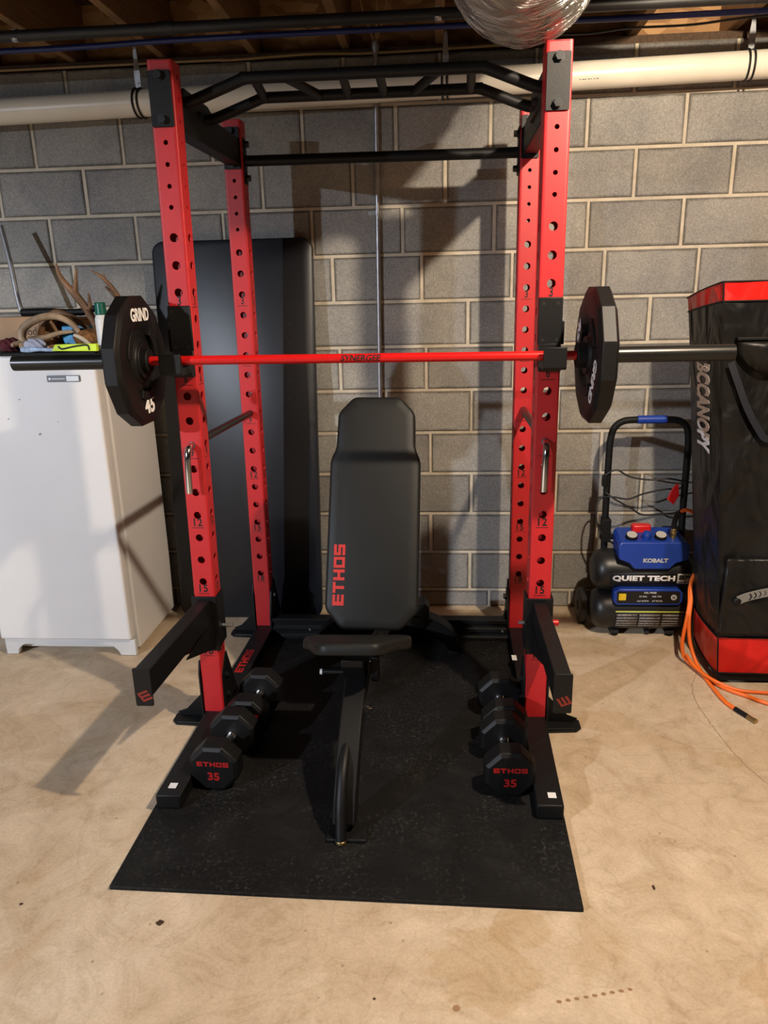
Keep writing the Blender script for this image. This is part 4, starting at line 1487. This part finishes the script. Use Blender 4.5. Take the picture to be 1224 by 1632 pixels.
# deer skull plate with rack of antlers and fur
dk = thing('deer_antlers', 'deer skull cap with brown branching antlers and orange fur standing on the freezer', 'antlers', (-1.41, -0.42, T2))
sweep_obj('antler_left', [[(-1.42, -0.43, T2 + 0.075, 0.019), (-1.435, -0.435, T2 + 0.11, 0.016), (-1.458, -0.445, T2 + 0.165, 0.0155), (-1.492, -0.455, T2 + 0.222, 0.016), (-1.522, -0.46, T2 + 0.262, 0.012), (-1.545, -0.46, T2 + 0.30, 0.0095), (-1.552, -0.46, T2 + 0.345, 0.0035)],
                          [(-1.492, -0.455, T2 + 0.222, 0.013), (-1.482, -0.46, T2 + 0.262, 0.009), (-1.466, -0.465, T2 + 0.325, 0.003)],
                          [(-1.455, -0.44, T2 + 0.150, 0.012), (-1.438, -0.45, T2 + 0.175, 0.009), (-1.432, -0.46, T2 + 0.225, 0.004)]], 'antler2', dk)
sweep_obj('antler_right', [[(-1.385, -0.42, T2 + 0.075, 0.018), (-1.345, -0.41, T2 + 0.12, 0.016), (-1.325, -0.42, T2 + 0.19, 0.014), (-1.340, -0.44, T2 + 0.245, 0.010), (-1.372, -0.455, T2 + 0.288, 0.007), (-1.408, -0.46, T2 + 0.312, 0.003)],
                           [(-1.327, -0.42, T2 + 0.20, 0.010), (-1.35, -0.42, T2 + 0.225, 0.008), (-1.372, -0.43, T2 + 0.25, 0.004)],
                           [(-1.362, -0.45, T2 + 0.275, 0.006), (-1.358, -0.46, T2 + 0.30, 0.003)]], 'antler2', dk)
bm = bmesh.new()
bmesh.ops.create_icosphere(bm, subdivisions=4, radius=1.0)
rnd = random.Random(2)
for v in bm.verts:
    f = 1 + 0.10 * math.sin(v.co.x * 9) * math.sin(v.co.y * 11 + v.co.z * 7)
    v.co = Vector((-1.44 + v.co.x * 0.085 * f, -0.44 + v.co.y * 0.055 * f, T2 + 0.042 + v.co.z * 0.042 * f))
wp(finish(bm, 'fur', 'fur', angle=180), dk)
bm = bmesh.new()
bmesh.ops.create_icosphere(bm, subdivisions=3, radius=1.0)
for v in bm.verts:
    v.co = Vector((-1.402 + v.co.x * 0.042, -0.435 + v.co.y * 0.036, T2 + 0.082 + v.co.z * 0.026))
wp(finish(bm, 'skull_cap', 'antler2', angle=180), dk)

# bottle with green cap
bo = thing('spray_bottle', 'white bottle with dark green cap behind the left weight plate', 'bottle', (-1.335, -0.37, T2))
bo.location.x = -1.372
bm = bmesh.new(); cyl(bm, (0, 0, 0), (0, 0, 0.125), 0.027, 24); cyl(bm, (0, 0, 0.125), (0, 0, 0.14), 0.027, 24, r1=0.020)
finish(bm, 'body', 'bottle', parent=bo, bevel=0.002)
bm = bmesh.new(); cyl(bm, (0, 0, 0.138), (0, 0, 0.188), 0.023, 24, r1=0.021)
finish(bm, 'cap', 'green', parent=bo, bevel=0.004)
bo.location = (-1.405, -0.27, T2 + 0.0005)
bo.location = (-1.395, -0.405, T2 + 0.0005)
bo.location = (-1.372, -0.500, T2 + 0.0005)

# small cyan packet, yellow pad, glove, maroon cloth
bm = bmesh.new(); prism(bm, [(-1.575, T2 + 0.001), (-1.525, T2 + 0.001), (-1.520, T2 + 0.05), (-1.545, T2 + 0.060), (-1.530, T2 + 0.095), (-1.585, T2 + 0.095), (-1.590, T2 + 0.05)], 0, 'y', -0.425, -0.405)
tag(finish(bm, 'packet', 'cyan', bevel=0.004), 'bright cyan blue packet standing under the pale antler', 'packet')
nb = thing('notepad', 'fluorescent yellow pad with black marking at the freezer front edge', 'pad', (-1.46, -0.56, T2))
bm = bmesh.new(); prism(bm, [(-1.560, T2 + 0.004), (-1.372, T2 + 0.0005), (-1.372, T2 + 0.030), (-1.545, T2 + 0.030)], 0, 'y', -0.582, -0.56)
wp(finish(bm, 'pad', 'lime', bevel=0.002), nb)
bm = bmesh.new()
tube(bm, smooth_path([(-1.53, -0.583, T2 + 0.022), (-1.515, -0.583, T2 + 0.012), (-1.47, -0.583, T2 + 0.02), (-1.42, -0.583, T2 + 0.026), (-1.405, -0.583, T2 + 0.022), (-1.402, -0.583, T2 + 0.006)], 5), 0.0035, 8)
wp(finish(bm, 'elastic', 'cable'), nb)
gl = thing('work_glove', 'pale grey and blue cloth glove heaped at the freezer front edge', 'glove', (-1.63, -0.55, T2))
bm = bmesh.new(); bmesh.ops.create_icosphere(bm, subdivisions=4, radius=1.0)
for v in bm.verts:
    f = 1 + 0.12 * math.sin(v.co.x * 7 + v.co.z * 5) * math.cos(v.co.y * 6)
    v.co = Vector((-1.645 + v.co.x * 0.046 * f, -0.548 + v.co.y * 0.025 * f, T2 + 0.024 + max(-0.023, v.co.z * 0.030 * f)))
wp(finish(bm, 'palm', 'cloth', angle=180), gl)
bm = bmesh.new()
tube(bm, smooth_path([(-1.69, -0.575, T2 + 0.012, 0.010), (-1.66, -0.575, T2 + 0.010, 0.011), (-1.62, -0.575, T2 + 0.012, 0.009), (-1.58, -0.572, T2 + 0.009, 0.008), (-1.545, -0.57, T2 + 0.007, 0.006)], 6), 0.01, 10)
wp(finish(bm, 'cuff', 'cloth2', angle=180), gl)
bm = bmesh.new(); bmesh.ops.create_icosphere(bm, subdivisions=4, radius=1.0)
for v in bm.verts:
    f = 1 + 0.15 * math.sin(v.co.x * 8 + v.co.z * 6) * math.cos(v.co.y * 7 + v.co.x * 3)
    v.co = Vector((-1.79 + v.co.x * 0.05 * f, -0.47 + v.co.y * 0.05 * f, T2 + 0.022 + max(-0.021, v.co.z * 0.032 * f)))
tag(finish(bm, 'cloth', 'maroon', angle=180), 'dark maroon cloth bundle in front of the cardboard box', 'cloth')

# ================================================================== COMPRESSOR
cp = thing('air_compressor', 'black and blue twin-tank air compressor with tall handle standing by the wall', 'air compressor', (0.93, -0.28, 0.0))
for z, y, nm in ((0.305, -0.262, 'u'), (0.118, -0.272, 'l')):
    bm = bmesh.new()
    R = 0.097
    pts = []
    for (x, f) in ((0.700, 0.25), (0.705, 0.60), (0.718, 0.84), (0.742, 0.97), (0.77, 1.0), (1.085, 1.0), (1.113, 0.97), (1.137, 0.84), (1.150, 0.60), (1.155, 0.25)):
        pts.append((x, y, z, R * f))
    tube(bm, pts, R, 36)
    wp(finish(bm, 'tank', 'tank', angle=50), cp)
# front label band on upper tank
def cyl_patch(x0, x1, y, z, R, a0, a1, n=8, lift=0.0012):
    """patch on the front of a tank; angles up from the horizontal front direction"""
    bm = bmesh.new(); A = []; B = []
    for i in range(n + 1):
        a = math.radians(a0 + (a1 - a0) * i / n)
        yy = y - (R + lift) * math.cos(a); zz = z + (R + lift) * math.sin(a)
        A.append(bm.verts.new((x0, yy, zz))); B.append(bm.verts.new((x1, yy, zz)))
    for i in range(n):
        bm.faces.new((A[i], B[i], B[i + 1], A[i + 1]))
    return bm


def on_tank(q, y, z, R, a_mid, x, lift=0.0018):
    """wrap flat text (x right, y up) on a tank front"""
    for v in q.verts:
        a = math.radians(a_mid) + v.co.y / R
        rr = R + lift + v.co.z
        v.co = Vector((x + v.co.x, y - rr * math.cos(a), z + rr * math.sin(a)))
    return q


UT = (-0.262, 0.305, 0.097); LT = (-0.272, 0.118, 0.097)
lb = wp(finish(cyl_patch(0.768, 1.134, *UT, -22, 12), 'label_band', 'print', solid=0.0006), cp)
q = text_bm('QUIET TECH', w=0.275, h=0.030, bold=0.05, space=1.05)
finish(on_tank(q, *UT, -5, 0.915), 'lettering', 'white').parent = lb
bm = cyl_patch(1.062, 1.134, *UT, -20, 9, lift=0.0018)
finish(bm, 'label_patch', 'greyprint', solid=0.0005).parent = lb
q = text_bm('80%', w=0.060, h=0.024, bold=0.05)
finish(on_tank(q, *UT, -1.5, 1.098, 0.0026), 'lettering', 'print').parent = lb
q = text_bm('QUIETER', w=0.060, h=0.010, bold=0.04)
finish(on_tank(q, *UT, -15, 1.098, 0.0026), 'lettering', 'print').parent = lb
# lower tank label
ll = wp(finish(cyl_patch(0.80, 1.105, *LT, -40, 14), 'label_band', 'print', solid=0.0006), cp)
finish(cyl_patch(0.80, 1.105, *LT, 10, 14, lift=0.0018), 'label_stripe', 'limeprint', solid=0.0004).parent = ll
bm = bmesh.new()
for c in range(3):
    for r_ in range(5):
        q = cyl_patch(0.806 + c * 0.101, 0.806 + c * 0.101 + 0.092, *LT, 5 - r_ * 9, 9 - r_ * 9 - 9.5, lift=0.0018, n=3)
        merge(bm, q)
finish(bm, 'label_text_block', 'labelgrey', solid=0.0004).parent = ll
# blue name plate between tanks
bm = bmesh.new()
prism(bm, [(0.787, 0.190), (0.800, 0.172), (1.075, 0.172), (1.090, 0.190), (1.090, 0.232), (1.070, 0.250), (0.81, 0.250), (0.787, 0.236)], 0, 'y', -0.372, -0.330)
pp = wp(finish(bm, 'rating_plate', 'kblue', bevel=0.004), cp)
bm = bmesh.new(); prism(bm, round_rect(0.800, 1.078, 0.182, 0.240, 0.008, 4), 0, 'y', -0.3732, -0.3718)
pn = finish(bm, 'rating_panel', 'print'); pn.parent = pp
bm = bmesh.new(); prism(bm, round_rect(0.808, 0.840, 0.197, 0.229, 0.003, 3), 0, 'y', -0.3742, -0.373)
finish(bm, 'warning_square', 'yellow').parent = pp
q = text_bm('OIL-FREE', w=0.055, h=0.008, bold=0.03); place(q, (0.945, -0.3733, 0.234), (1, 0, 0), (0, 0, 1))
for s_, x_, z_, w_ in (('4.3 GAL', 0.915, 0.216, 0.035), ('125 PSI', 0.975, 0.216, 0.04), ('2.6 SCFM', 0.915, 0.194, 0.05), ('AT 90 PSI', 0.978, 0.194, 0.045)):
    q2 = text_bm(s_, w=w_, h=0.007, bold=0.03); place(q2, (x_, -0.3733, z_), (1, 0, 0), (0, 0, 1)); merge(q, q2)
finish(q, 'lettering', 'greyprint').parent = pp
bm = bmesh.new(); cyl(bm, (1.050, -0.373, 0.212), (1.050, -0.3745, 0.212), 0.013, 20)
fn = finish(bm, 'fan_mark', 'greyprint'); fn.parent = pp
bm = bmesh.new()
for a in (45, 135):
    ca, sa = math.cos(math.radians(a)), math.sin(math.radians(a))
    prism(bm, [(1.05 - 0.009 * ca - 0.0015 * sa, 0.212 - 0.009 * sa + 0.0015 * ca), (1.05 + 0.009 * ca - 0.0015 * sa, 0.212 + 0.009 * sa + 0.0015 * ca), (1.05 + 0.009 * ca + 0.0015 * sa, 0.212 + 0.009 * sa - 0.0015 * ca), (1.05 - 0.009 * ca + 0.0015 * sa, 0.212 - 0.009 * sa - 0.0015 * ca)], 0, 'y', -0.3752, -0.3745)
finish(bm, 'fan_blades', 'print').parent = pp
# control panel housing
bm = bmesh.new()
vs_t = [(0.800, -0.330), (1.092, -0.330), (1.092, -0.200), (0.812, -0.200)]
top = [(0.808, -0.325), (1.080, -0.325), (1.070, -0.215), (0.818, -0.215)]
front_poly = [(0.797, 0.392), (0.845, 0.372), (0.868, 0.345), (1.020, 0.345), (1.045, 0.372), (1.100, 0.392), (1.103, 0.452), (1.090, 0.470), (0.806, 0.470), (0.794, 0.452)]
A = [bm.verts.new((x, -0.372 if z < 0.46 else -0.36, z)) for x, z in front_poly]
B = [bm.verts.new((x + (0.01 if x < 0.95 else -0.01), -0.20, max(z, 0.36) + (0.020 if z > 0.44 else 0))) for x, z in front_poly]
bm.faces.new(A[::-1]); bm.faces.new(B)
for i in range(len(A)):
    j = (i + 1) % len(A)
    bm.faces.new((A[i], A[j], B[j], B[i]))
hs = wp(finish(bm, 'control_housing', 'kblue', bevel=0.006, seg=3), cp)
q = text_bm('KOBALT', w=0.108, h=0.020, bold=0.05)
place(q, (0.957, -0.3724, 0.388), (1, 0, 0), (0, 0, 1))
finish(q, 'lettering', 'greyprint').parent = hs
for x in (0.858, 0.985):
    bm = bmesh.new(); cyl(bm, (x, -0.318, 0.472), (x, -0.326, 0.494), 0.026, 24)
    g = finish(bm, 'gauge', 'blackmatte', bevel=0.002); g.parent = hs
    bm = bmesh.new(); cyl(bm, (x, -0.326, 0.494), (x, -0.3266, 0.4955), 0.0225, 24)
    finish(bm, 'gauge_face', 'gauge').parent = g
bm = bmesh.new(); cyl(bm, (0.923, -0.322, 0.472), (0.923, -0.330, 0.502), 0.020, 20); cyl(bm, (0.923, -0.3295, 0.500), (0.923, -0.331, 0.508), 0.017, 20)
finish(bm, 'pressure_knob', 'kblue', bevel=0.002).parent = hs
bm = bmesh.new(); prism(bm, round_rect(0.876, 0.960, -0.262, -0.215, 0.012, 4), 0, 'z', 0.47, 0.515)
finish(bm, 'switch', 'redknob', bevel=0.006).parent = hs
# U handle
bm = bmesh.new()
hy = -0.175
hp = smooth_path([(0.772, hy - 0.02, 0.24), (0.770, hy, 0.55), (0.769, hy, 0.82), (0.772, hy, 0.90), (0.786, hy, 0.950), (0.822, hy, 0.978), (0.875, hy, 0.984), (0.94, hy, 0.985), (1.01, hy, 0.984), (1.065, hy, 0.978), (1.100, hy, 0.950), (1.113, hy, 0.90), (1.116, hy, 0.82), (1.119, hy, 0.55), (1.122, hy - 0.02, 0.24)], 6)
tube(bm, hp, 0.0155, 18)
hd = wp(finish(bm, 'handle', 'blackmatte'), cp)
bm = bmesh.new(); cyl(bm, (0.883, hy, 0.9845), (1.012, hy, 0.985), 0.0185, 24)
finish(bm, 'handle_grip', 'kblue', bevel=0.003).parent = hd
bm = bmesh.new(); cyl(bm, (0.752, hy - 0.02, 0.44), (0.835, hy - 0.02, 0.44), 0.012, 14); box(bm, 0.752, 0.79, hy - 0.045, hy + 0.02, 0.42, 0.53); box(bm, 0.745, 0.765, hy - 0.02, hy + 0.01, 0.68, 0.73)
wp(finish(bm, 'handle_clamp', 'blackmatte', bevel=0.003), cp)
# power cord looped round the handle
bm = bmesh.new()
tube(bm, smooth_path([(0.755, hy - 0.02, 0.735), (0.80, hy - 0.03, 0.762), (0.86, hy - 0.03, 0.73), (0.95, hy - 0.03, 0.715), (1.03, hy - 0.03, 0.72), (1.10, hy - 0.02, 0.705), (1.13, hy + 0.02, 0.69), (1.10, hy + 0.02, 0.66), (1.02, hy - 0.03, 0.67), (0.93, hy - 0.03, 0.65), (0.86, hy - 0.03, 0.625), (0.79, hy - 0.03, 0.635), (0.745, hy, 0.62), (0.725, hy - 0.02, 0.58), (0.73, hy - 0.03, 0.50), (0.77, hy - 0.04, 0.44), (0.84, hy - 0.03, 0.39)], 7), 0.0042, 8)
tube(bm, smooth_path([(0.76, hy - 0.02, 0.655), (0.80, hy - 0.03, 0.625), (0.87, hy - 0.03, 0.585), (0.93, hy - 0.03, 0.55), (1.02, hy - 0.03, 0.555), (1.09, hy - 0.02, 0.56), (1.13, hy + 0.02, 0.60)], 7), 0.0042, 8)
wp(finish(bm, 'power_cord', 'cable'), cp)
bm = bmesh.new(); prism(bm, [(1.062, 0.60), (1.082, 0.645), (1.075, 0.70), (1.058, 0.69), (1.040, 0.655), (1.032, 0.625)], 0, 'y', hy - 0.045, hy - 0.035)
wp(finish(bm, 'red_tag', 'redknob', bevel=0.002), cp)
# wheels and feet
for x in (0.685, 1.17):
    bm = bmesh.new()
    tube(bm, [(x - 0.019, -0.17, 0.085, 0.074), (x - 0.015, -0.17, 0.085, 0.085), (x + 0.015, -0.17, 0.085, 0.085), (x + 0.019, -0.17, 0.085, 0.074)], 0.08, 32)
    w_ = wp(finish(bm, 'wheel', 'tyre', bevel=0.002), cp)
    bm = bmesh.new(); cyl(bm, (x - 0.022, -0.17, 0.085), (x + 0.022, -0.17, 0.085), 0.025, 18)
    finish(bm, 'hub', 'blackmatte').parent = w_
for x in (0.81, 1.06):
    bm = bmesh.new(); prism(bm, [(-0.335, 0.014), (-0.205, 0.014), (-0.225, 0.05), (-0.315, 0.05)], 0, 'x', x - 0.02, x + 0.02); cyl(bm, (x, -0.32, 0.0), (x, -0.32, 0.016), 0.014, 14)
    wp(finish(bm, 'foot', 'blackmatte', bevel=0.002), cp)
bm = bmesh.new(); cyl(bm, (0.96, -0.300, 0.026), (0.96, -0.325, 0.012), 0.012, 12); 
wp(finish(bm, 'drain_valve', 'bolt', bevel=0.002), cp)
bm = bmesh.new(); cyl(bm, (1.040, -0.318, 0.474), (1.040, -0.318, 0.520), 0.0115, 18); cyl(bm, (1.040, -0.318, 0.488), (1.040, -0.318, 0.502), 0.0135, 6)
wp(finish(bm, 'air_coupler', 'brass', bevel=0.001), cp)

# ------------------------------------------------------------------ orange hose
hz = thing('air_hose', 'orange air hose running from the compressor down in front of the black bag', 'hose', (1.07, -0.60, 0.0))
bm = bmesh.new()
P1 = [(1.052, -0.348, 0.605), (1.070, -0.372, 0.622), (1.105, -0.385, 0.605), (1.155, -0.395, 0.560), (1.175, -0.405, 0.47), (1.140, -0.422, 0.39), (1.094, -0.446, 0.325), (1.082, -0.50, 0.255), (1.066, -0.545, 0.175), (1.064, -0.585, 0.10), (1.078, -0.635, 0.035), (1.088, -0.72, 0.0085), (1.093, -0.83, 0.0085), (1.101, -0.91, 0.0085), (1.120, -0.965, 0.0085)]
tube(bm, smooth_path(P1, 8), 0.0078, 14)
P2 = [(1.120, -0.428, 0.36), (1.088, -0.455, 0.30), (1.074, -0.505, 0.24), (1.050, -0.55, 0.155), (1.036, -0.575, 0.085), (1.044, -0.590, 0.032), (1.068, -0.620, 0.0085), (1.099, -0.715, 0.0085), (1.132, -0.805, 0.0085), (1.206, -0.875, 0.0085), (1.264, -0.925, 0.0085), (1.40, -0.99, 0.0085), (1.62, -1.02, 0.0085)]
tube(bm, smooth_path(P2, 8), 0.0078, 14)
P3 = [(1.048, -0.600, 0.045), (1.070, -0.680, 0.024), (1.105, -0.775, 0.023), (1.185, -0.825, 0.0085), (1.298, -0.845, 0.0085), (1.45, -0.87, 0.0085), (1.62, -0.88, 0.0085)]
tube(bm, smooth_path(P3, 8), 0.0068, 14)
wp(finish(bm, 'hose', 'hose'), hz)
bm = bmesh.new()
tube(bm, smooth_path([(1.040, -0.318, 0.521), (1.040, -0.320, 0.550), (1.044, -0.333, 0.585), (1.056, -0.352, 0.610)], 6), 0.0115, 14)
wp(finish(bm, 'hose_guard', 'blackmatte'), hz)
bm = bmesh.new(); cyl(bm, (1.120, -0.965, 0.0095), (1.146, -1.018, 0.0095), 0.0092, 16)
wp(finish(bm, 'hose_sleeve', 'blackmatte'), hz)
bm = bmesh.new(); cyl(bm, (1.146, -1.018, 0.0095), (1.160, -1.045, 0.0095), 0.0088, 16); cyl(bm, (1.160, -1.045, 0.0095), (1.163, -1.051, 0.0095), 0.0095, 16)
wp(finish(bm, 'fitting', 'brass'), hz)

# ================================================================== CANOPY BAG
bag = thing('canopy_bag', 'tall black wheeled canopy bag with red top and bottom bands at the right edge', 'bag', (1.30, -0.60, 0.0))


def bagx(z):   # left front edge / left back edge / right edge by height
    f = z / 1.57
    return 1.126 - 0.138 * f, 1.140 - 0.168 * f, 1.62 - 0.12 * f


def bag_shell(zs, m, name, drop=True, lift=0.0, crown=False):
    bm = bmesh.new(); rings = []
    rnd = random.Random(int(zs[0] * 100))
    for z in zs:
        lf, lb_, r = bagx(z)
        bulge = 0.012 * math.sin(math.pi * min(1, max(0, z / 1.57)))
        def zz(y):
            # the top sags towards the wall
            return z - (0.055 * (z / 1.57) ** 6) * ((y + 0.76) / 0.30)
        pts = []
        yf, yb = -0.76 - lift, -0.44 + lift
        for i in range(9):      # front face
            f = i / 8
            pts.append((lf + (r - lf) * f, yf - bulge * math.sin(math.pi * f) * 1.2 + 0.003 * math.sin(z * 21 + f * 9)))
        for i in range(1, 5):
            f = i / 4
            pts.append((r + lift, yf + (yb - yf) * f))
        for i in range(1, 9):
            f = i / 8
            pts.append((r + (lb_ - r) * f, yb))
        for i in range(1, 6):
            f = i / 6
            pts.append((lb_ + (lf - lb_) * f - 0.010 * math.sin(math.pi * f) - lift + 0.002 * math.sin(z * 17 + f * 5), yb + (yf - yb) * f))
        rings.append([bm.verts.new((x, y, zz(y))) for x, y in pts])
    for a, b in zip(rings[:-1], rings[1:]):
        n = len(a)
        for i in range(n):
            j = (i + 1) % n
            bm.faces.new((a[i], a[j], b[j], b[i]))
    if crown:
        bm.faces.new(rings[-1])
    return bm


def frange(a, b, n):
    return [a + (b - a) * i / n for i in range(n + 1)]


wp(finish(bag_shell(frange(0.045, 1.502, 50), 'nylon', 'body'), 'body', 'nylon', angle=60), bag)
wp(finish(bag_shell(frange(1.500, 1.566, 4), 'r', 'top', lift=0.0015, crown=True), 'top_panel', 'nylon_red', angle=60), bag)
wp(finish(bag_shell(frange(0.048, 0.208, 8), 'r', 'bot', lift=0.0025), 'bottom_band', 'nylon_red', angle=60), bag)
bm = bmesh.new()
lf, lb_, r = bagx(0.03)
prism(bm, [(lf + 0.004, -0.757), (r, -0.757), (r, -0.445), (lb_ + 0.004, -0.445)], 0, 'z', 0.012, 0.05)
wp(finish(bm, 'base', 'blackmatte', bevel=0.004), bag)
def bag_loop(z0, off):
    lf, lb_, r = bagx(z0)
    bulge = 0.012 * math.sin(math.pi * min(1, max(0, z0 / 1.57)))
    zz = lambda y: z0 - (0.055 * (z0 / 1.57) ** 6) * ((y + 0.76) / 0.30)
    pts = []
    for i in range(9):
        f = i / 8
        y = -0.44 - 0.32 * f
        pts.append((lb_ + (lf - lb_) * f - 0.010 * math.sin(math.pi * f) - off, y, zz(y)))
    for i in range(1, 12):
        f = i / 11
        y = -0.76 - off - bulge * math.sin(math.pi * f) * 1.2
        pts.append((lf + (r - lf) * f, y, zz(-0.76)))
    return pts


bm = bmesh.new()
for z0, off in ((0.05, 0.004), (1.566, 0.002), (1.500, 0.002), (0.209, 0.004)):
    tube(bm, bag_loop(z0, off), 0.0030, 8)
# vertical corner piping
tube(bm, [(bagx(z)[0], -0.7625, z) for z in frange(0.05, 1.565, 40)], 0.0032, 8)
wp(finish(bm, 'piping', 'blackmatte'), bag)
for x in (1.22, 1.50):
    bm = bmesh.new(); cyl(bm, (x - 0.015, -0.50, 0.026), (x + 0.015, -0.50, 0.026), 0.026, 20)
    wp(finish(bm, 'wheel', 'tyre'), bag)
for y in (-0.72,):
    for x in (1.17, 1.53):
        bm = bmesh.new(); cyl(bm, (x, y, 0.0), (x, y, 0.014), 0.015, 14)
        wp(finish(bm, 'foot', 'blackmatte'), bag)
# half-round flap pocket
bm = bmesh.new()
pts = []
cxp = 1.215
for i in range(25):
    a = math.pi + math.pi * i / 24
    pts.append((cxp + 0.165 * math.cos(a), 1.345 + 0.105 * math.sin(a)))
pts = pts + [(cxp + 0.165, 1.362), (cxp - 0.165, 1.362)]
n = len(pts)
rings = []
for ins, yy in ((1.0, -0.771), (1.0, -0.786), (0.93, -0.800), (0.6, -0.812)):
    rings.append([bm.verts.new((cxp + (x - cxp) * ins, yy + 0.003 * math.sin(x * 60), 1.34 + (z - 1.34) * ins)) for x, z in pts])
for a, b in zip(rings[:-1], rings[1:]):
    for i in range(n):
        j = (i + 1) % n
        bm.faces.new((a[i], a[j], b[j], b[i]))
bm.faces.new(rings[0][::-1]); bm.faces.new(rings[-1])
wp(finish(bm, 'flap_pocket', 'nylon', angle=60), bag)
bm = bmesh.new(); box(bm, 1.045, 1.40, -0.795, -0.770, 1.366, 1.378)
wp(finish(bm, 'pocket_rim', 'blackmatte', bevel=0.003), bag)
# diagonal strap
bm = bmesh.new()
def ribbon(bm, pts, w, th, y_off=0):
    L = [Vector(p) for p in pts]; rings = []
    for i, p in enumerate(L):
        d = (L[min(len(L) - 1, i + 1)] - L[max(0, i - 1)]).normalized()
        s_ = d.cross(Vector((0, -1, 0))).normalized()
        rings.append([bm.verts.new(p + s_ * w * a + Vector((0, -th * b, 0))) for a, b in ((-1, 0), (1, 0), (1, 1), (-1, 1))])
    for a, b in zip(rings[:-1], rings[1:]):
        for i in range(4):
            j = (i + 1) % 4
            bm.faces.new((a[i], a[j], b[j], b[i]))
    bm.faces.new(rings[0][::-1]); bm.faces.new(rings[-1])
ribbon(bm, smooth_path([(1.035, -0.779, 1.290), (1.065, -0.783, 1.22), (1.105, -0.787, 1.13), (1.150, -0.790, 1.055), (1.185, -0.790, 1.015), (1.225, -0.790, 1.035), (1.32, -0.79, 1.15)], 6), 0.012, 0.003)
wp(finish(bm, 'strap', 'strap', angle=60), bag)
# lower pocket and grey handle strip
bm = bmesh.new()
prism(bm, round_rect(1.098, 1.58, 0.235, 0.548, 0.012, 4), 0, 'y', -0.790, -0.765)
wp(finish(bm, 'lower_pocket', 'nylon', bevel=0.006, angle=60), bag)
bm = bmesh.new()
ribbon(bm, smooth_path([(1.155, -0.792, 0.382), (1.185, -0.796, 0.398), (1.25, -0.800, 0.418), (1.33, -0.800, 0.432), (1.45, -0.792, 0.44)], 5), 0.0165, 0.006)
hg = wp(finish(bm, 'grab_handle', 'greywebbing', angle=60), bag)
bm = bmesh.new()
for k in range(9):
    x = 1.195 + 0.017 * k; z = 0.401 + 0.0055 * k
    tube(bm, smooth_path([(x - 0.004, -0.8035, z + 0.012), (x + 0.003, -0.8045, z), (x - 0.004, -0.8035, z - 0.012)], 4), 0.0026, 6)
finish(bm, 'grip_rib', 'print').parent = hg
bm = bmesh.new(); bmesh.ops.create_icosphere(bm, subdivisions=3, radius=1)
for v in bm.verts:
    v.co = Vector((1.150 + v.co.x * 0.017, -0.795 + v.co.y * 0.009, 0.378 + v.co.z * 0.015))
finish(bm, 'handle_end', 'blackmatte', angle=180).parent = hg
# side lettering, reading downward on the left side panel
q = text_bm('ABCCANOPY', w=0.385, h=0.13, bold=0.055, space=1.05)
zt_ = 1.128
for v in q.verts:
    z = zt_ - v.co.x
    lf, lb_, r = bagx(z)
    f = 0.5 + (v.co.y) / 0.30 * 1.0
    y = -0.44 + (-0.76 + 0.44) * (0.52 + v.co.y / 0.32)
    f = (y + 0.44) / (-0.32)
    x = lb_ + (lf - lb_) * f - 0.010 * math.sin(math.pi * f) - 0.0025 - v.co.z
    v.co = Vector((x, y, z))
wp(finish(q, 'lettering', 'white'), bag)

# ------------------------------------------------------------------ every bolt, screw, ridge and print block is a piece of its own
SPLIT = ('printed_mark_group', 'bolt', 'screw', 'grip_ridge', 'handle_clamp', 'beam_hole', 'gusset', 'label_text_block', 'grip_rib', 'power_cord', 'pivot_bolt', 'scuff')


def split_pieces(o, tol=0.002):
    me = o.data
    n = len(me.vertices)
    par = list(range(n))

    def find(a):
        while par[a] != a:
            par[a] = par[par[a]]
            a = par[a]
        return a
    for e in me.edges:
        a, b = find(e.vertices[0]), find(e.vertices[1])
        if a != b:
            par[a] = b
    comp = {}
    for i in range(n):
        comp.setdefault(find(i), []).append(i)
    cl = []
    for vs in comp.values():
        co = [me.vertices[i].co for i in vs]
        lo = [min(c[k] for c in co) - tol for k in range(3)]; hi = [max(c[k] for c in co) + tol for k in range(3)]
        cl.append([set(vs), lo, hi])
    merged = True
    while merged:
        merged = False
        for i in range(len(cl)):
            for j in range(i + 1, len(cl)):
                if all(cl[i][1][k] <= cl[j][2][k] and cl[j][1][k] <= cl[i][2][k] for k in range(3)):
                    cl[i][0] |= cl[j][0]
                    cl[i][1] = [min(cl[i][1][k], cl[j][1][k]) for k in range(3)]
                    cl[i][2] = [max(cl[i][2][k], cl[j][2][k]) for k in range(3)]
                    del cl[j]
                    merged = True
                    break
            if merged:
                break
    if len(cl) < 2:
        return
    for q, (vs, lo, hi) in enumerate(cl):
        bm = bmesh.new(); bm.from_mesh(me)
        bm.verts.ensure_lookup_table()
        bmesh.ops.delete(bm, geom=[v for v in bm.verts if v.index not in vs], context='VERTS')
        m2 = bpy.data.meshes.new(o.name.split('.')[0])
        bm.to_mesh(m2); bm.free()
        m2.materials.append(me.materials[0])
        if q == 0:
            first_mesh = m2
        else:
            c = o.copy(); c.data = m2
            COL.objects.link(c)
    o.data = first_mesh


for o in list(COL.objects):
    if o.type == 'MESH' and o.name.split('.')[0] in SPLIT and o.data.users == 1:
        split_pieces(o)
